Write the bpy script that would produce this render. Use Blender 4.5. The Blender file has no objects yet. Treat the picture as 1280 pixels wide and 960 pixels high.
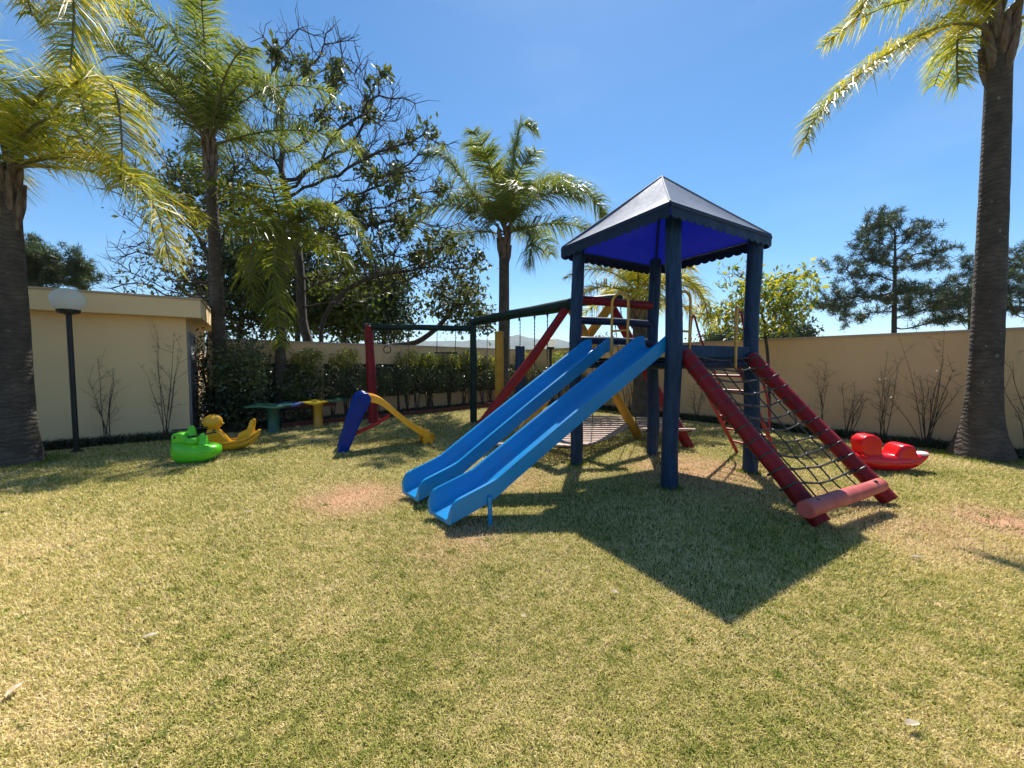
import bpy, bmesh, math, random
import numpy as np
from mathutils import Vector, Matrix
random.seed(7); RNG = np.random.default_rng(7)
R = math.radians
scene = bpy.context.scene
COL = scene.collection
# ------------------------------------------------------------------ camera, sky, sun, exposure
PITCH = R(2.95); FPX = 485.0; EYE = 1.5
cam_d = bpy.data.cameras.new('camera'); cam = bpy.data.objects.new('camera', cam_d); COL.objects.link(cam)
cam.location = (0, 0, EYE); cam.rotation_euler = (R(90) - PITCH, 0, 0)
cam_d.sensor_width = 36; cam_d.lens = FPX / 1280 * 36; cam_d.clip_start = 0.05; cam_d.clip_end = 9000
scene.camera = cam
SUN = Vector((0.135, 0.64, 1.0)).normalized()
sun_el = math.asin(SUN.z); sun_az = math.atan2(SUN.x, SUN.y)
world = bpy.data.worlds.new("World"); scene.world = world; world.use_nodes = True
wn = world.node_tree.nodes; wl = world.node_tree.links
bg = wn['Background']; sky = wn.new('ShaderNodeTexSky'); sky.sky_type = 'NISHITA'; sky.sun_disc = False
sky.sun_elevation = sun_el; sky.sun_rotation = sun_az; sky.air_density = 0.92; sky.dust_density = 0.2; sky.ozone_density = 4.2; sky.altitude = 700
hsv = wn.new('ShaderNodeHueSaturation'); hsv.inputs['Saturation'].default_value = 1.22; wl.new(sky.outputs[0], hsv.inputs['Color']); hsv.inputs['Hue'].default_value = 0.493; hsv.inputs['Value'].default_value = 1.0
tcw = wn.new('ShaderNodeTexCoord'); mpw = wn.new('ShaderNodeMapping'); mpw.inputs['Scale'].default_value = (1.2, 1.2, 4.5); mpw.inputs['Rotation'].default_value = (0.35, 0.25, 0)
nzw = wn.new('ShaderNodeTexNoise'); nzw.inputs['Scale'].default_value = 1.6; nzw.inputs['Detail'].default_value = 5; nzw.inputs['Roughness'].default_value = .5
wl.new(tcw.outputs['Generated'], mpw.inputs['Vector']); wl.new(mpw.outputs[0], nzw.inputs['Vector'])
mrw = wn.new('ShaderNodeMapRange'); mrw.inputs[1].default_value = .50; mrw.inputs[2].default_value = .78; mrw.inputs[3].default_value = 0; mrw.inputs[4].default_value = .085; wl.new(nzw.outputs['Fac'], mrw.inputs[0])
mxw = wn.new('ShaderNodeMix'); mxw.data_type = 'RGBA'; wl.new(mrw.outputs[0], mxw.inputs[0]); wl.new(hsv.outputs[0], mxw.inputs[6]); mxw.inputs[7].default_value = (6.5, 7.2, 8.0, 1); wl.new(mxw.outputs[2], bg.inputs[0])
bg.inputs[1].default_value = 0.095
sd = bpy.data.lights.new('sun', 'SUN'); sd.energy = 5.0; sd.angle = R(0.5); sd.color = (1, 0.95, 0.86)
so = bpy.data.objects.new('sun', sd); COL.objects.link(so); so.rotation_euler = SUN.to_track_quat('Z', 'Y').to_euler()
vs = scene.view_settings; vs.view_transform = 'Standard'; vs.look = 'None'; vs.gamma = 1; vs.exposure = 0.85
vs.use_curve_mapping = False
try:
    scene.cycles.transparent_max_bounces = 16; scene.cycles.max_bounces = 8; scene.cycles.diffuse_bounces = 4
except Exception: pass

# ------------------------------------------------------------------ measuring helpers
FW = Vector((0, math.cos(PITCH), -math.sin(PITCH))); UP = Vector((0, math.sin(PITCH), math.cos(PITCH)))
def ray(px, py): return Vector(((px - 640) / FPX, 0, 0)) + FW + UP * ((480 - py) / FPX)
def Z(px, py, z=0.0):
    d = ray(px, py); t = (z - EYE) / d.z; return Vector((0, 0, EYE)) + d * t
def D(px, py, Y):
    d = ray(px, py); return Vector((0, 0, EYE)) + d * (Y / d.y)

# ------------------------------------------------------------------ object helpers
def tag(o, label=None, cat=None, group=None, kind=None):
    if label: o['label'] = label
    if cat: o['category'] = cat
    if group: o['group'] = group
    if kind: o['kind'] = kind
    return o
def thing(name, label, cat, loc=(0, 0, 0), group=None):
    o = bpy.data.objects.new(name, None); o.empty_display_size = 0.2
    COL.objects.link(o); o.location = loc; return tag(o, label, cat, group)
def rootloc(p):
    v = Vector((0, 0, 0))
    while p is not None:
        v = v + Vector(p.location); p = p.parent
    return v
class MB:
    def __init__(s): s.v = []; s.f = []; s.av = []; s.af = []
    def add(s, vs, fs):
        n = len(s.v); s.v += [tuple(v) for v in vs]; s.f += [tuple(i + n for i in f) for f in fs]; return s
    def box(s, c, size, rz=0, M=None):
        x, y, z = [q / 2 for q in size]; c = Vector(c)
        vs = [Vector((a * x, b * y, d * z)) for a in (-1, 1) for b in (-1, 1) for d in (-1, 1)]
        m = M if M is not None else Matrix.Rotation(rz, 3, 'Z')
        return s.add([m @ v + c for v in vs], [(0, 1, 3, 2), (4, 6, 7, 5), (0, 4, 5, 1), (2, 3, 7, 6), (0, 2, 6, 4), (1, 5, 7, 3)])
    def tube(s, pts, r, n=8, caps=True):
        pts = [Vector(p) for p in pts]; k = len(pts)
        rs = r if isinstance(r, (list, tuple)) else [r] * k
        t0 = (pts[1] - pts[0]).normalized()
        a = Vector((0, 0, 1)) if abs(t0.z) < .9 else Vector((1, 0, 0))
        nrm = (a - t0 * a.dot(t0)).normalized(); vs = []; fs = []
        for i, p in enumerate(pts):
            if i == 0: t = pts[1] - pts[0]
            elif i == k - 1: t = pts[-1] - pts[-2]
            else: t = (pts[i + 1] - pts[i]).normalized() + (pts[i] - pts[i - 1]).normalized()
            t = t.normalized(); nrm = (nrm - t * nrm.dot(t)).normalized(); b = t.cross(nrm)
            for j in range(n):
                an = 2 * math.pi * j / n
                vs.append(p + (nrm * math.cos(an) + b * math.sin(an)) * rs[i])
        for i in range(k - 1):
            for j in range(n):
                j2 = (j + 1) % n
                fs.append((i * n + j, i * n + j2, (i + 1) * n + j2, (i + 1) * n + j))
        if caps:
            fs.append(tuple(range(n - 1, -1, -1))); fs.append(tuple((k - 1) * n + j for j in range(n)))
        return s.add(vs, fs)
    def log(s, a, b, r0, r1=None, n=20, seg=12, wob=.012, caps=True):
        a = Vector(a); b = Vector(b); r1 = r1 or r0; pts = []; rs = []
        ph = random.random() * 9; L = (b - a).length
        sd_ = (b - a).cross(Vector((.3, .5, .81))).normalized(); s2 = (b - a).cross(sd_).normalized()
        for i in range(seg + 1):
            t = i / seg; w = math.sin(math.pi * t)
            pts.append(a.lerp(b, t) + sd_ * wob * math.sin(ph + t * 5) * w + s2 * wob * math.cos(ph * 2 + t * 4) * w)
            rs.append((r0 + (r1 - r0) * t) * (1 + .03 * math.sin(ph + 11 * t) + .02 * random.uniform(-1, 1)))
        e = (b - a).normalized() * .012
        pts = [pts[0] - e] + pts + [pts[-1] + e]; rs = [rs[0] * .86] + rs + [rs[-1] * .86]
        return s.tube(pts, rs, n, caps)
    def lathe(s, c, prof, n=24, M=None):
        c = Vector(c); vs = []; fs = []; k = len(prof)
        for (r, z) in prof:
            for j in range(n):
                an = 2 * math.pi * j / n; v = Vector((r * math.cos(an), r * math.sin(an), z))
                vs.append((M @ v if M is not None else v) + c)
        for i in range(k - 1):
            for j in range(n):
                j2 = (j + 1) % n; fs.append((i * n + j, i * n + j2, (i + 1) * n + j2, (i + 1) * n + j))
        fs.append(tuple(range(n - 1, -1, -1))); fs.append(tuple((k - 1) * n + j for j in range(n)))
        return s.add(vs, fs)
    def ball(s, c, r, n=16, m=10, M=None):
        rr = r if isinstance(r, (tuple, list)) else (r, r, r); c = Vector(c); vs = []; fs = []
        for i in range(m + 1):
            th = math.pi * i / m
            for j in range(n):
                an = 2 * math.pi * j / n
                v = Vector((rr[0] * math.sin(th) * math.cos(an), rr[1] * math.sin(th) * math.sin(an), rr[2] * math.cos(th)))
                vs.append((M @ v if M is not None else v) + c)
        for i in range(m):
            for j in range(n):
                j2 = (j + 1) % n; fs.append((i * n + j, (i + 1) * n + j, (i + 1) * n + j2, i * n + j2))
        return s.add(vs, fs)
    def prism(s, outline, w, M, c):
        """outline in local xz, extruded along local y by +-w/2"""
        c = Vector(c); k = len(outline); vs = []
        for y in (-w / 2, w / 2): vs += [M @ Vector((x, y, z)) + c for x, z in outline]
        fs = [tuple(range(k)), tuple(range(2 * k - 1, k - 1, -1))]
        for i in range(k): j = (i + 1) % k; fs.append((i, i + k, j + k, j))
        return s.add(vs, fs)
    def arr(s, V, F):   # numpy bulk: V (n,3), F (m,k)
        s.av.append(V); s.af.append(F); return s
    def build(s, name, mat, parent=None, smooth=True, bevel=0, subsurf=0, angle=40):
        me = bpy.data.meshes.new(name); off = rootloc(parent)
        if s.av:
            base = 0; Vs = []; loops = []; starts = []; tot = []
            for V, F in zip(s.av, s.af):
                Vs.append(V); Fi = (F + base); base += len(V)
                loops.append(Fi.ravel()); tot.append(np.full(len(Fi), F.shape[1], dtype=np.int32))
            if s.v:
                Vs.append(np.array([tuple(v) for v in s.v]))
                fl = np.array([i + base for f in s.f for i in f]); loops.append(fl)
                tot.append(np.array([len(f) for f in s.f], dtype=np.int32))
            V = np.concatenate(Vs) - np.array(off); L = np.concatenate(loops).astype(np.int32); T = np.concatenate(tot)
            S = np.concatenate([[0], np.cumsum(T)[:-1]]).astype(np.int32)
            me.vertices.add(len(V)); me.vertices.foreach_set('co', V.astype(np.float32).ravel())
            me.loops.add(len(L)); me.loops.foreach_set('vertex_index', L)
            me.polygons.add(len(T)); me.polygons.foreach_set('loop_start', S); me.polygons.foreach_set('loop_total', T)
            me.update(calc_edges=True); me.validate()
        else:
            me.from_pydata([tuple(Vector(v) - off) for v in s.v], [], s.f); me.update()
        if not s.av:
            bm = bmesh.new(); bm.from_mesh(me); bmesh.ops.recalc_face_normals(bm, faces=bm.faces); bm.to_mesh(me); bm.free()
            if smooth: me.shade_smooth(); me.set_sharp_from_angle(angle=R(angle))
        elif smooth: me.shade_smooth()
        me.materials.append(mat)
        o = bpy.data.objects.new(name, me); COL.objects.link(o)
        if parent: o.parent = parent
        if bevel:
            m = o.modifiers.new('bevel', 'BEVEL'); m.width = bevel; m.segments = 3; m.limit_method = 'ANGLE'; m.angle_limit = R(35); m.harden_normals = False
            me.shade_smooth(); me.set_sharp_from_angle(angle=R(75))
        if subsurf:
            m = o.modifiers.new('smooth', 'SUBSURF'); m.levels = subsurf; m.render_levels = subsurf; me.shade_smooth()
        return o
def arc(a, b, sag, n=12):
    a = Vector(a); b = Vector(b)
    return [a.lerp(b, i / n) - Vector((0, 0, sag * 4 * (i / n) * (1 - i / n))) for i in range(n + 1)]
def smoothpath(pts, n=6):
    pts = [Vector(p) for p in pts]; out = []; P = [pts[0] * 2 - pts[1]] + pts + [pts[-1] * 2 - pts[-2]]
    for i in range(1, len(P) - 2):
        for k in range(n):
            t = k / n; a, b, c, d = P[i - 1], P[i], P[i + 1], P[i + 2]
            out.append(.5 * ((2 * b) + (c - a) * t + (2 * a - 5 * b + 4 * c - d) * t * t + (3 * b - a - 3 * c + d) * t ** 3))
    out.append(pts[-1]); return out

# ------------------------------------------------------------------ materials
def newmat(name):
    m = bpy.data.materials.new(name); m.use_nodes = True; nt = m.node_tree; nt.nodes.clear()
    out = nt.nodes.new('ShaderNodeOutputMaterial'); return m, nt, out
def ramp(nt, stops, fac):
    n = nt.nodes.new('ShaderNodeValToRGB'); e = n.color_ramp.elements
    while len(e) < len(stops): e.new(0.5)
    for el, (p, c) in zip(e, stops): el.position = p; el.color = (*c, 1)
    nt.links.new(fac, n.inputs[0]); return n.outputs[0]
def noise(nt, scale, detail=4, vec=None, rough=.55):
    n = nt.nodes.new('ShaderNodeTexNoise'); n.inputs['Scale'].default_value = scale; n.inputs['Detail'].default_value = detail
    n.inputs['Roughness'].default_value = rough
    if vec is not None: nt.links.new(vec, n.inputs['Vector'])
    return n.outputs['Fac']
def coord(nt, scale=(1, 1, 1)):
    tc = nt.nodes.new('ShaderNodeTexCoord'); mp = nt.nodes.new('ShaderNodeMapping'); mp.inputs['Scale'].default_value = scale
    nt.links.new(tc.outputs['Object'], mp.inputs['Vector']); return mp.outputs[0]
def mixc(nt, fac, a, b, mode='MIX'):
    n = nt.nodes.new('ShaderNodeMix'); n.data_type = 'RGBA'; n.blend_type = mode
    if isinstance(fac, (int, float)): n.inputs[0].default_value = fac
    else: nt.links.new(fac, n.inputs[0])
    for i, x in ((6, a), (7, b)):
        if isinstance(x, tuple): n.inputs[i].default_value = (*x, 1)
        else: nt.links.new(x, n.inputs[i])
    return n.outputs[2]
def bump(nt, h, strength, dist=.01):
    n = nt.nodes.new('ShaderNodeBump'); n.inputs['Strength'].default_value = strength; n.inputs['Distance'].default_value = dist
    nt.links.new(h, n.inputs['Height']); return n.outputs[0]
def surf(name, c1, c2, scale=6, rough=.6, stretch=(1, 1, 1), bmp=.3, bscale=40, bdist=.005, spec=.5, stain=None, metallic=0, lo=.35, hi=.65, more=()):
    m, nt, out = newmat(name); p = nt.nodes.new('ShaderNodeBsdfPrincipled'); nt.links.new(p.outputs[0], out.inputs[0])
    v = coord(nt, stretch); col = ramp(nt, [(lo, c1), (hi, c2)], noise(nt, scale, 6, v))
    if stain:
        c, sc, a, b = stain; f = ramp(nt, [(a, (0, 0, 0)), (b, (1, 1, 1))], noise(nt, sc, 8, coord(nt, (1, 1, .6)), .65))
        col = mixc(nt, f, col, c)
    for c, sc, a, b, st in more:
        f = ramp(nt, [(a, (0, 0, 0)), (b, (1, 1, 1))], noise(nt, sc, 5, coord(nt, st), .6)); col = mixc(nt, f, col, c)
    nt.links.new(col, p.inputs['Base Color']); p.inputs['Roughness'].default_value = rough
    p.inputs['Specular IOR Level'].default_value = spec; p.inputs['Metallic'].default_value = metallic
    if bmp: nt.links.new(bump(nt, noise(nt, bscale, 6, v), bmp, bdist), p.inputs['Normal'])
    return m
def leafmat(name, stops, trans=.4, rough=.45, tcol=None, spec=.4, nscale=.8):
    """stops: colour ramp over a random value per leaf mixed with a broad noise"""
    m, nt, out = newmat(name); g = nt.nodes.new('ShaderNodeNewGeometry')
    mth = nt.nodes.new('ShaderNodeMath'); mth.operation = 'MULTIPLY_ADD'
    nt.links.new(g.outputs['Random Per Island'], mth.inputs[0]); mth.inputs[1].default_value = .55
    m2 = nt.nodes.new('ShaderNodeMath'); m2.operation = 'MULTIPLY_ADD'
    nt.links.new(noise(nt, nscale, 3, coord(nt)), m2.inputs[0]); m2.inputs[1].default_value = 1.1; m2.inputs[2].default_value = -.33
    nt.links.new(m2.outputs[0], mth.inputs[2])
    col = ramp(nt, stops, mth.outputs[0])
    p = nt.nodes.new('ShaderNodeBsdfPrincipled'); nt.links.new(col, p.inputs['Base Color']); p.inputs['Roughness'].default_value = rough
    p.inputs['Specular IOR Level'].default_value = spec
    t = nt.nodes.new('ShaderNodeBsdfTranslucent')
    tc = mixc(nt, 1.0, col, tcol or (1.6, 1.5, .7), 'MULTIPLY'); nt.links.new(tc, t.inputs[0])
    mx = nt.nodes.new('ShaderNodeMixShader'); mx.inputs[0].default_value = trans
    nt.links.new(p.outputs[0], mx.inputs[1]); nt.links.new(t.outputs[0], mx.inputs[2]); nt.links.new(mx.outputs[0], out.inputs[0])
    return m
M = {}
wood = dict(scale=5, rough=.5, spec=.25, stretch=(6, 6, .8), bmp=.5, bscale=9, bdist=.006)
M['blue_wood'] = surf('blue_painted_wood', (.007, .026, .068), (.016, .050, .115), stain=((.035, .055, .075), 3, .60, .85), more=(((.004, .008, .015), 1.6, .60, .66, (22, 22, .9)), ((.06, .08, .10), 26, .70, .74, (1, 1, .5))), **wood)
M['navy_wood'] = surf('navy_painted_wood', (.008, .018, .05), (.015, .03, .07), **wood)
wood2 = dict(scale=4, rough=.5, spec=.25, bmp=.35, bscale=22, bdist=.004)
M['red_wood'] = surf('red_painted_wood', (.19, .007, .010), (.28, .012, .016), stain=((.09, .012, .012), 6, .55, .8), more=(((.05, .008, .008), 9, .66, .70, (1, 1, 1)), ((.42, .12, .10), 30, .70, .74, (1, 1, 1))), **wood2)
M['pink_wood'] = surf('faded_red_wood', (.40, .085, .075), (.52, .14, .12), stain=((.16, .04, .035), 5, .60, .72), more=(((.72, .45, .40), 28, .70, .73, (1, 1, 1)), ((.10, .03, .025), 14, .68, .71, (1, 1, 1))), **wood2)
M['yellow_wood'] = surf('yellow_painted_wood', (.42, .21, .02), (.56, .30, .035), stain=((.2, .12, .04), 4, .62, .85), **wood2)
M['green_wood'] = surf('dark_green_painted_wood', (.005, .020, .016), (.010, .032, .026), **wood2)
M['old_wood'] = surf('bare_weathered_slats', (.32, .22, .18), (.50, .38, .32), scale=14, rough=.8, bmp=.4)
M['dark_wood'] = surf('dark_wood_edge', (.03, .022, .02), (.06, .045, .04), scale=14, rough=.8)
def plastic(name, c, var=.85, rough=.32, stain=None):
    dirt = tuple(x * .45 + .03 for x in c); pale = tuple(min(.9, x * .8 + .12) for x in c)
    return surf(name, tuple(x * var for x in c), c, scale=2.5, rough=rough, bmp=.08, bscale=25, bdist=.004, stain=stain, more=((dirt, 7, .66, .82, (1, 1, 1)), (pale, 34, .71, .76, (1, 1, 1))))
M['slide_blue'] = plastic('blue_slide_fibreglass', (.0, .235, .56), .9, .38, stain=((.05, .20, .40), 1.6, .55, .85))
M['p_blue'] = surf('dark_blue_plastic', (.002, .022, .20), (.002, .03, .26), rough=.25, spec=.15, bmp=.05)
M['p_yellow'] = plastic('yellow_orange_plastic', (.95, .42, .01), .95)
M['p_duck'] = plastic('duck_yellow_plastic', (.95, .46, .015), stain=((.6, .26, .02), 5, .62, .8))
M['p_green'] = plastic('bright_green_plastic', (.12, .62, .02), stain=((.08, .42, .03), 6, .62, .8))
M['p_red'] = plastic('bright_red_plastic', (.75, .006, .012), .9, .22)
M['p_red2'] = plastic('red_brace_plastic', (.5, .01, .015))
M['p_dkgreen'] = plastic('dark_green_plastic', (.02, .10, .06))
M['p_palegreen'] = plastic('faded_green_plastic', (.05, .20, .12), stain=((.22, .32, .26), 4, .5, .7))
M['p_tblue'] = plastic('faded_blue_plastic', (.03, .07, .25), stain=((.2, .26, .36), 4, .5, .7))
M['p_tyellow'] = plastic('table_yellow_plastic', (.85, .55, .03))
M['p_tleg'] = plastic('table_leg_yellow', (.60, .30, .02))
M['black'] = surf('black_coated_metal', (.008, .008, .009), (.018, .018, .02), rough=.45, bmp=0)
M['red_metal'] = surf('red_painted_tube', (.28, .012, .02), (.36, .02, .028), rough=.35, bmp=.05)
M['yellow_metal'] = surf('yellow_painted_tube', (.50, .25, .02), (.62, .33, .035), rough=.35, bmp=.1, stain=((.3, .14, .03), 9, .6, .7))
M['chain'] = surf('galvanised_chain', (.05, .05, .055), (.12, .12, .12), scale=40, rough=.5, metallic=.6, bmp=0)
M['rope'] = surf('dark_plastic_rope', (.022, .020, .020), (.06, .055, .05), scale=30, rough=.42, bmp=.6, bscale=160, bdist=.004)
M['wall'] = surf('beige_render', (.79, .50, .25), (.83, .53, .27), scale=1.3, rough=.9, bmp=.15, bscale=70, bdist=.003, stain=((.65, .44, .235), 1.1, .56, .80), more=(((.60, .41, .22), 1.2, .56, .78, (3, 3, .25)), ((.42, .31, .18), 2.2, .70, .80, (1.4, 1.4, .5))))
M['cap'] = surf('beige_coping', (.50, .37, .25), (.58, .43, .29), scale=3, rough=.85, stain=((.25, .2, .15), 3, .58, .75))
M['fascia'] = surf('pale_beige_fascia', (.84, .61, .34), (.88, .64, .36), scale=1.5, rough=.85, bmp=.1, stain=((.45, .35, .24), 1.5, .62, .85))
M['kerb'] = surf('dark_red_kerb', (.10, .025, .02), (.17, .045, .03), scale=8, rough=.8)
M['lattice'] = surf('dark_lattice', (.05, .045, .04), (.08, .07, .06), rough=.7, bmp=0)
M['door'] = surf('grey_metal_door', (.20, .20, .22), (.28, .28, .30), rough=.5, bmp=.05)
M['soil'] = surf('dark_bed_soil', (.05, .032, .02), (.11, .07, .045), scale=14, rough=.95, bmp=1, bscale=30, bdist=.03)
M['bark'] = surf('grey_brown_bark', (.035, .026, .02), (.085, .065, .05), scale=9, rough=.9, stretch=(3, 3, .6), bmp=.8, bscale=14, bdist=.02)
M['twig'] = surf('brown_twig', (.05, .03, .02), (.11, .065, .045), scale=20, rough=.85, bmp=0)
def palmbark():
    m, nt, out = newmat('ringed_palm_bark'); p = nt.nodes.new('ShaderNodeBsdfPrincipled'); nt.links.new(p.outputs[0], out.inputs[0])
    v = coord(nt); wv = nt.nodes.new('ShaderNodeTexWave'); wv.wave_type = 'BANDS'; wv.bands_direction = 'Z'
    wv.inputs['Scale'].default_value = 4.4; wv.inputs['Distortion'].default_value = 9.0; wv.inputs['Detail'].default_value = 4; wv.inputs['Detail Scale'].default_value = 1.6
    nt.links.new(v, wv.inputs['Vector'])
    c = ramp(nt, [(.3, (.05, .037, .028)), (.7, (.125, .095, .072))], noise(nt, 5, 6, v))
    c = mixc(nt, ramp(nt, [(0, (.6, .6, .6)), (.28, (0, 0, 0))], wv.outputs['Fac']), c, (.04, .03, .024))
    c = mixc(nt, ramp(nt, [(.66, (0, 0, 0)), (.76, (.8, .8, .8))], noise(nt, 11, 4, v)), c, (.30, .31, .24))
    nt.links.new(c, p.inputs['Base Color']); p.inputs['Roughness'].default_value = .9
    ad = nt.nodes.new('ShaderNodeMath'); ad.operation = 'ADD'; nt.links.new(wv.outputs['Fac'], ad.inputs[0]); nt.links.new(noise(nt, 22, 6, v), ad.inputs[1])
    nt.links.new(bump(nt, ad.outputs[0], .6, .012), p.inputs['Normal']); return m
M['palmbark'] = palmbark()
M['boot'] = surf('palm_leaf_bases', (.09, .055, .035), (.24, .17, .12), scale=6, rough=.85, stretch=(4, 4, 1), bmp=.7, bscale=12, bdist=.02)
M['palm_leaf'] = leafmat('palm_leaflets', [(0, (.05, .085, .02)), (.45, (.12, .16, .035)), (.75, (.26, .25, .055)), (1, (.42, .33, .09))], .42, .38, spec=.22, nscale=.6)
M['palm_yellow'] = leafmat('yellow_green_palm_leaflets', [(0, (.13, .20, .025)), (.35, (.27, .32, .045)), (.68, (.55, .46, .07)), (1, (.72, .55, .16))], .5, .38, spec=.22, nscale=.8)  # leaflet colours run from green to yellow
M['palm_green'] = leafmat('fresh_green_palm_leaflets', [(0, (.07, .11, .015)), (.5, (.16, .20, .03)), (1, (.36, .34, .06))], .48, .35, spec=.22, nscale=.9)
M['palm_grey'] = leafmat('grey_green_palm_leaflets', [(0, (.07, .11, .03)), (.5, (.15, .20, .05)), (1, (.34, .34, .11))], .45, .4, spec=.22, nscale=.7)
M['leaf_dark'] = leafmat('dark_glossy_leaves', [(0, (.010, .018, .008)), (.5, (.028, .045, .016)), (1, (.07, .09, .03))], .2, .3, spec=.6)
M['leaf_tree'] = leafmat('dusty_tree_leaves', [(0, (.04, .055, .02)), (.5, (.085, .11, .035)), (1, (.21, .21, .07))], .3, .5)
M['leaf_mid'] = leafmat('mid_green_leaves', [(0, (.04, .06, .015)), (.5, (.09, .13, .03)), (1, (.19, .22, .05))], .4, .45)
M['leaf_yellow'] = leafmat('yellow_green_leaves', [(0, (.07, .11, .02)), (.5, (.19, .24, .04)), (1, (.66, .55, .06))], .45, .4, nscale=1.5)
M['leaf_hedge'] = leafmat('hedge_leaves', [(0, (.04, .055, .02)), (.5, (.09, .12, .04)), (1, (.26, .25, .10))], .3, .3, spec=.7, nscale=2)
M['hedge_top'] = leafmat('pale_shrub_leaves', [(0, (.10, .12, .02)), (.5, (.24, .25, .05)), (1, (.55, .44, .09))], .4, .45, nscale=1.2)
M['needle'] = leafmat('pine_needles', [(0, (.026, .042, .014)), (.5, (.055, .08, .026)), (1, (.15, .18, .06))], .2, .5, (1.2, 1.3, .9))
M['dryleaf'] = surf('dry_leaf', (.35, .26, .16), (.6, .52, .4), scale=20, rough=.8, bmp=0)
def lampglass():
    m, nt, out = newmat('opal_globe'); p = nt.nodes.new('ShaderNodeBsdfPrincipled'); nt.links.new(p.outputs[0], out.inputs[0])
    nt.links.new(ramp(nt, [(.3, (.86, .85, .82)), (.7, (.92, .91, .89))], noise(nt, 8, 3, coord(nt))), p.inputs['Base Color'])
    p.inputs['Roughness'].default_value = .25; p.inputs['Subsurface Weight'].default_value = .4; p.inputs['Subsurface Radius'].default_value = (.1, .1, .1)
    t = nt.nodes.new('ShaderNodeBsdfTranslucent'); t.inputs[0].default_value = (.95, .93, .88, 1); mx = nt.nodes.new('ShaderNodeMixShader'); mx.inputs[0].default_value = .62
    nt.links.new(p.outputs[0], mx.inputs[1]); nt.links.new(t.outputs[0], mx.inputs[2]); nt.links.new(mx.outputs[0], out.inputs[0]); return m
M['globe'] = lampglass()
def canopy():
    m, nt, out = newmat('blue_vinyl_painted_grey_sheen'); g = nt.nodes.new('ShaderNodeNewGeometry')
    p = nt.nodes.new('ShaderNodeBsdfPrincipled'); v = coord(nt)
    outc = ramp(nt, [(.35, (.21, .22, .26)), (.65, (.29, .30, .335))], noise(nt, 2.5, 6, v))  # outside of the blue fabric: sun sheen painted in as a grey colour
    c = mixc(nt, g.outputs['Backfacing'], outc, (.002, .010, .16)); nt.links.new(c, p.inputs['Base Color'])
    p.inputs['Roughness'].default_value = .40; p.inputs['Specular IOR Level'].default_value = .65
    nt.links.new(bump(nt, noise(nt, 3.5, 4, v), .35, .03), p.inputs['Normal'])
    t = nt.nodes.new('ShaderNodeBsdfTranslucent'); t.inputs[0].default_value = (.0, .012, .36, 1)
    mx = nt.nodes.new('ShaderNodeMixShader'); mx.inputs[0].default_value = .16
    nt.links.new(p.outputs[0], mx.inputs[1]); nt.links.new(t.outputs[0], mx.inputs[2]); nt.links.new(mx.outputs[0], out.inputs[0]); return m
M['canopy'] = canopy()
M['valance'] = surf('navy_vinyl_valance', (.008, .018, .048), (.013, .028, .065), rough=.5, spec=.25, bmp=.1, bscale=8, bdist=.01)
BARE = [(Z(445, 622), .55, .9), (Z(1268, 655), .45, 1.0), (Z(870, 588), .9, .75), (Z(640, 600), .5, .35), (Z(1150, 665), .6, .4), (Z(590, 665), .28, .7), (Z(1060, 625), .35, .7), (Z(560, 690), .35, .3)]
def patches(nt):
    """bare, worn spots of the lawn as a 0..1 factor from real ground positions"""
    v = coord(nt); tot = None
    for c, r, a in BARE:
        d = nt.nodes.new('ShaderNodeVectorMath'); d.operation = 'DISTANCE'; nt.links.new(v, d.inputs[0]); d.inputs[1].default_value = (c.x, c.y, 0)
        mr = nt.nodes.new('ShaderNodeMapRange'); mr.interpolation_type = 'SMOOTHSTEP'; nt.links.new(d.outputs['Value'], mr.inputs[0])
        mr.inputs[1].default_value = r * 1.5; mr.inputs[2].default_value = r * .2; mr.inputs[3].default_value = 0; mr.inputs[4].default_value = a
        if tot is None: tot = mr.outputs[0]
        else:
            mx = nt.nodes.new('ShaderNodeMath'); mx.operation = 'MAXIMUM'; nt.links.new(tot, mx.inputs[0]); nt.links.new(mr.outputs[0], mx.inputs[1]); tot = mx.outputs[0]
    nn = nt.nodes.new('ShaderNodeMath'); nn.operation = 'MULTIPLY'; nt.links.new(tot, nn.inputs[0])
    nt.links.new(ramp(nt, [(.3, (.4, .4, .4)), (.6, (1, 1, 1))], noise(nt, 3, 5, v)), nn.inputs[1]); return nn.outputs[0]
def groundmat():
    m, nt, out = newmat('dry_lawn_soil'); p = nt.nodes.new('ShaderNodeBsdfPrincipled'); nt.links.new(p.outputs[0], out.inputs[0]); v = coord(nt)
    c = ramp(nt, [(.3, (.09, .075, .03)), (.5, (.18, .145, .06)), (.7, (.30, .23, .11))], noise(nt, 28, 8, v, .7))
    c2 = ramp(nt, [(.38, (.55, .66, .45)), (.62, (1, 1, 1))], noise(nt, .8, 5, v))
    c = mixc(nt, 1.0, c, c2, 'MULTIPLY')
    c = mixc(nt, patches(nt), c, (.50, .29, .17))
    nt.links.new(c, p.inputs['Base Color']); p.inputs['Roughness'].default_value = .95; p.inputs['Specular IOR Level'].default_value = .1
    nt.links.new(bump(nt, noise(nt, 60, 6, v), 1, .02), p.inputs['Normal']); return m
M['ground'] = groundmat()
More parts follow.
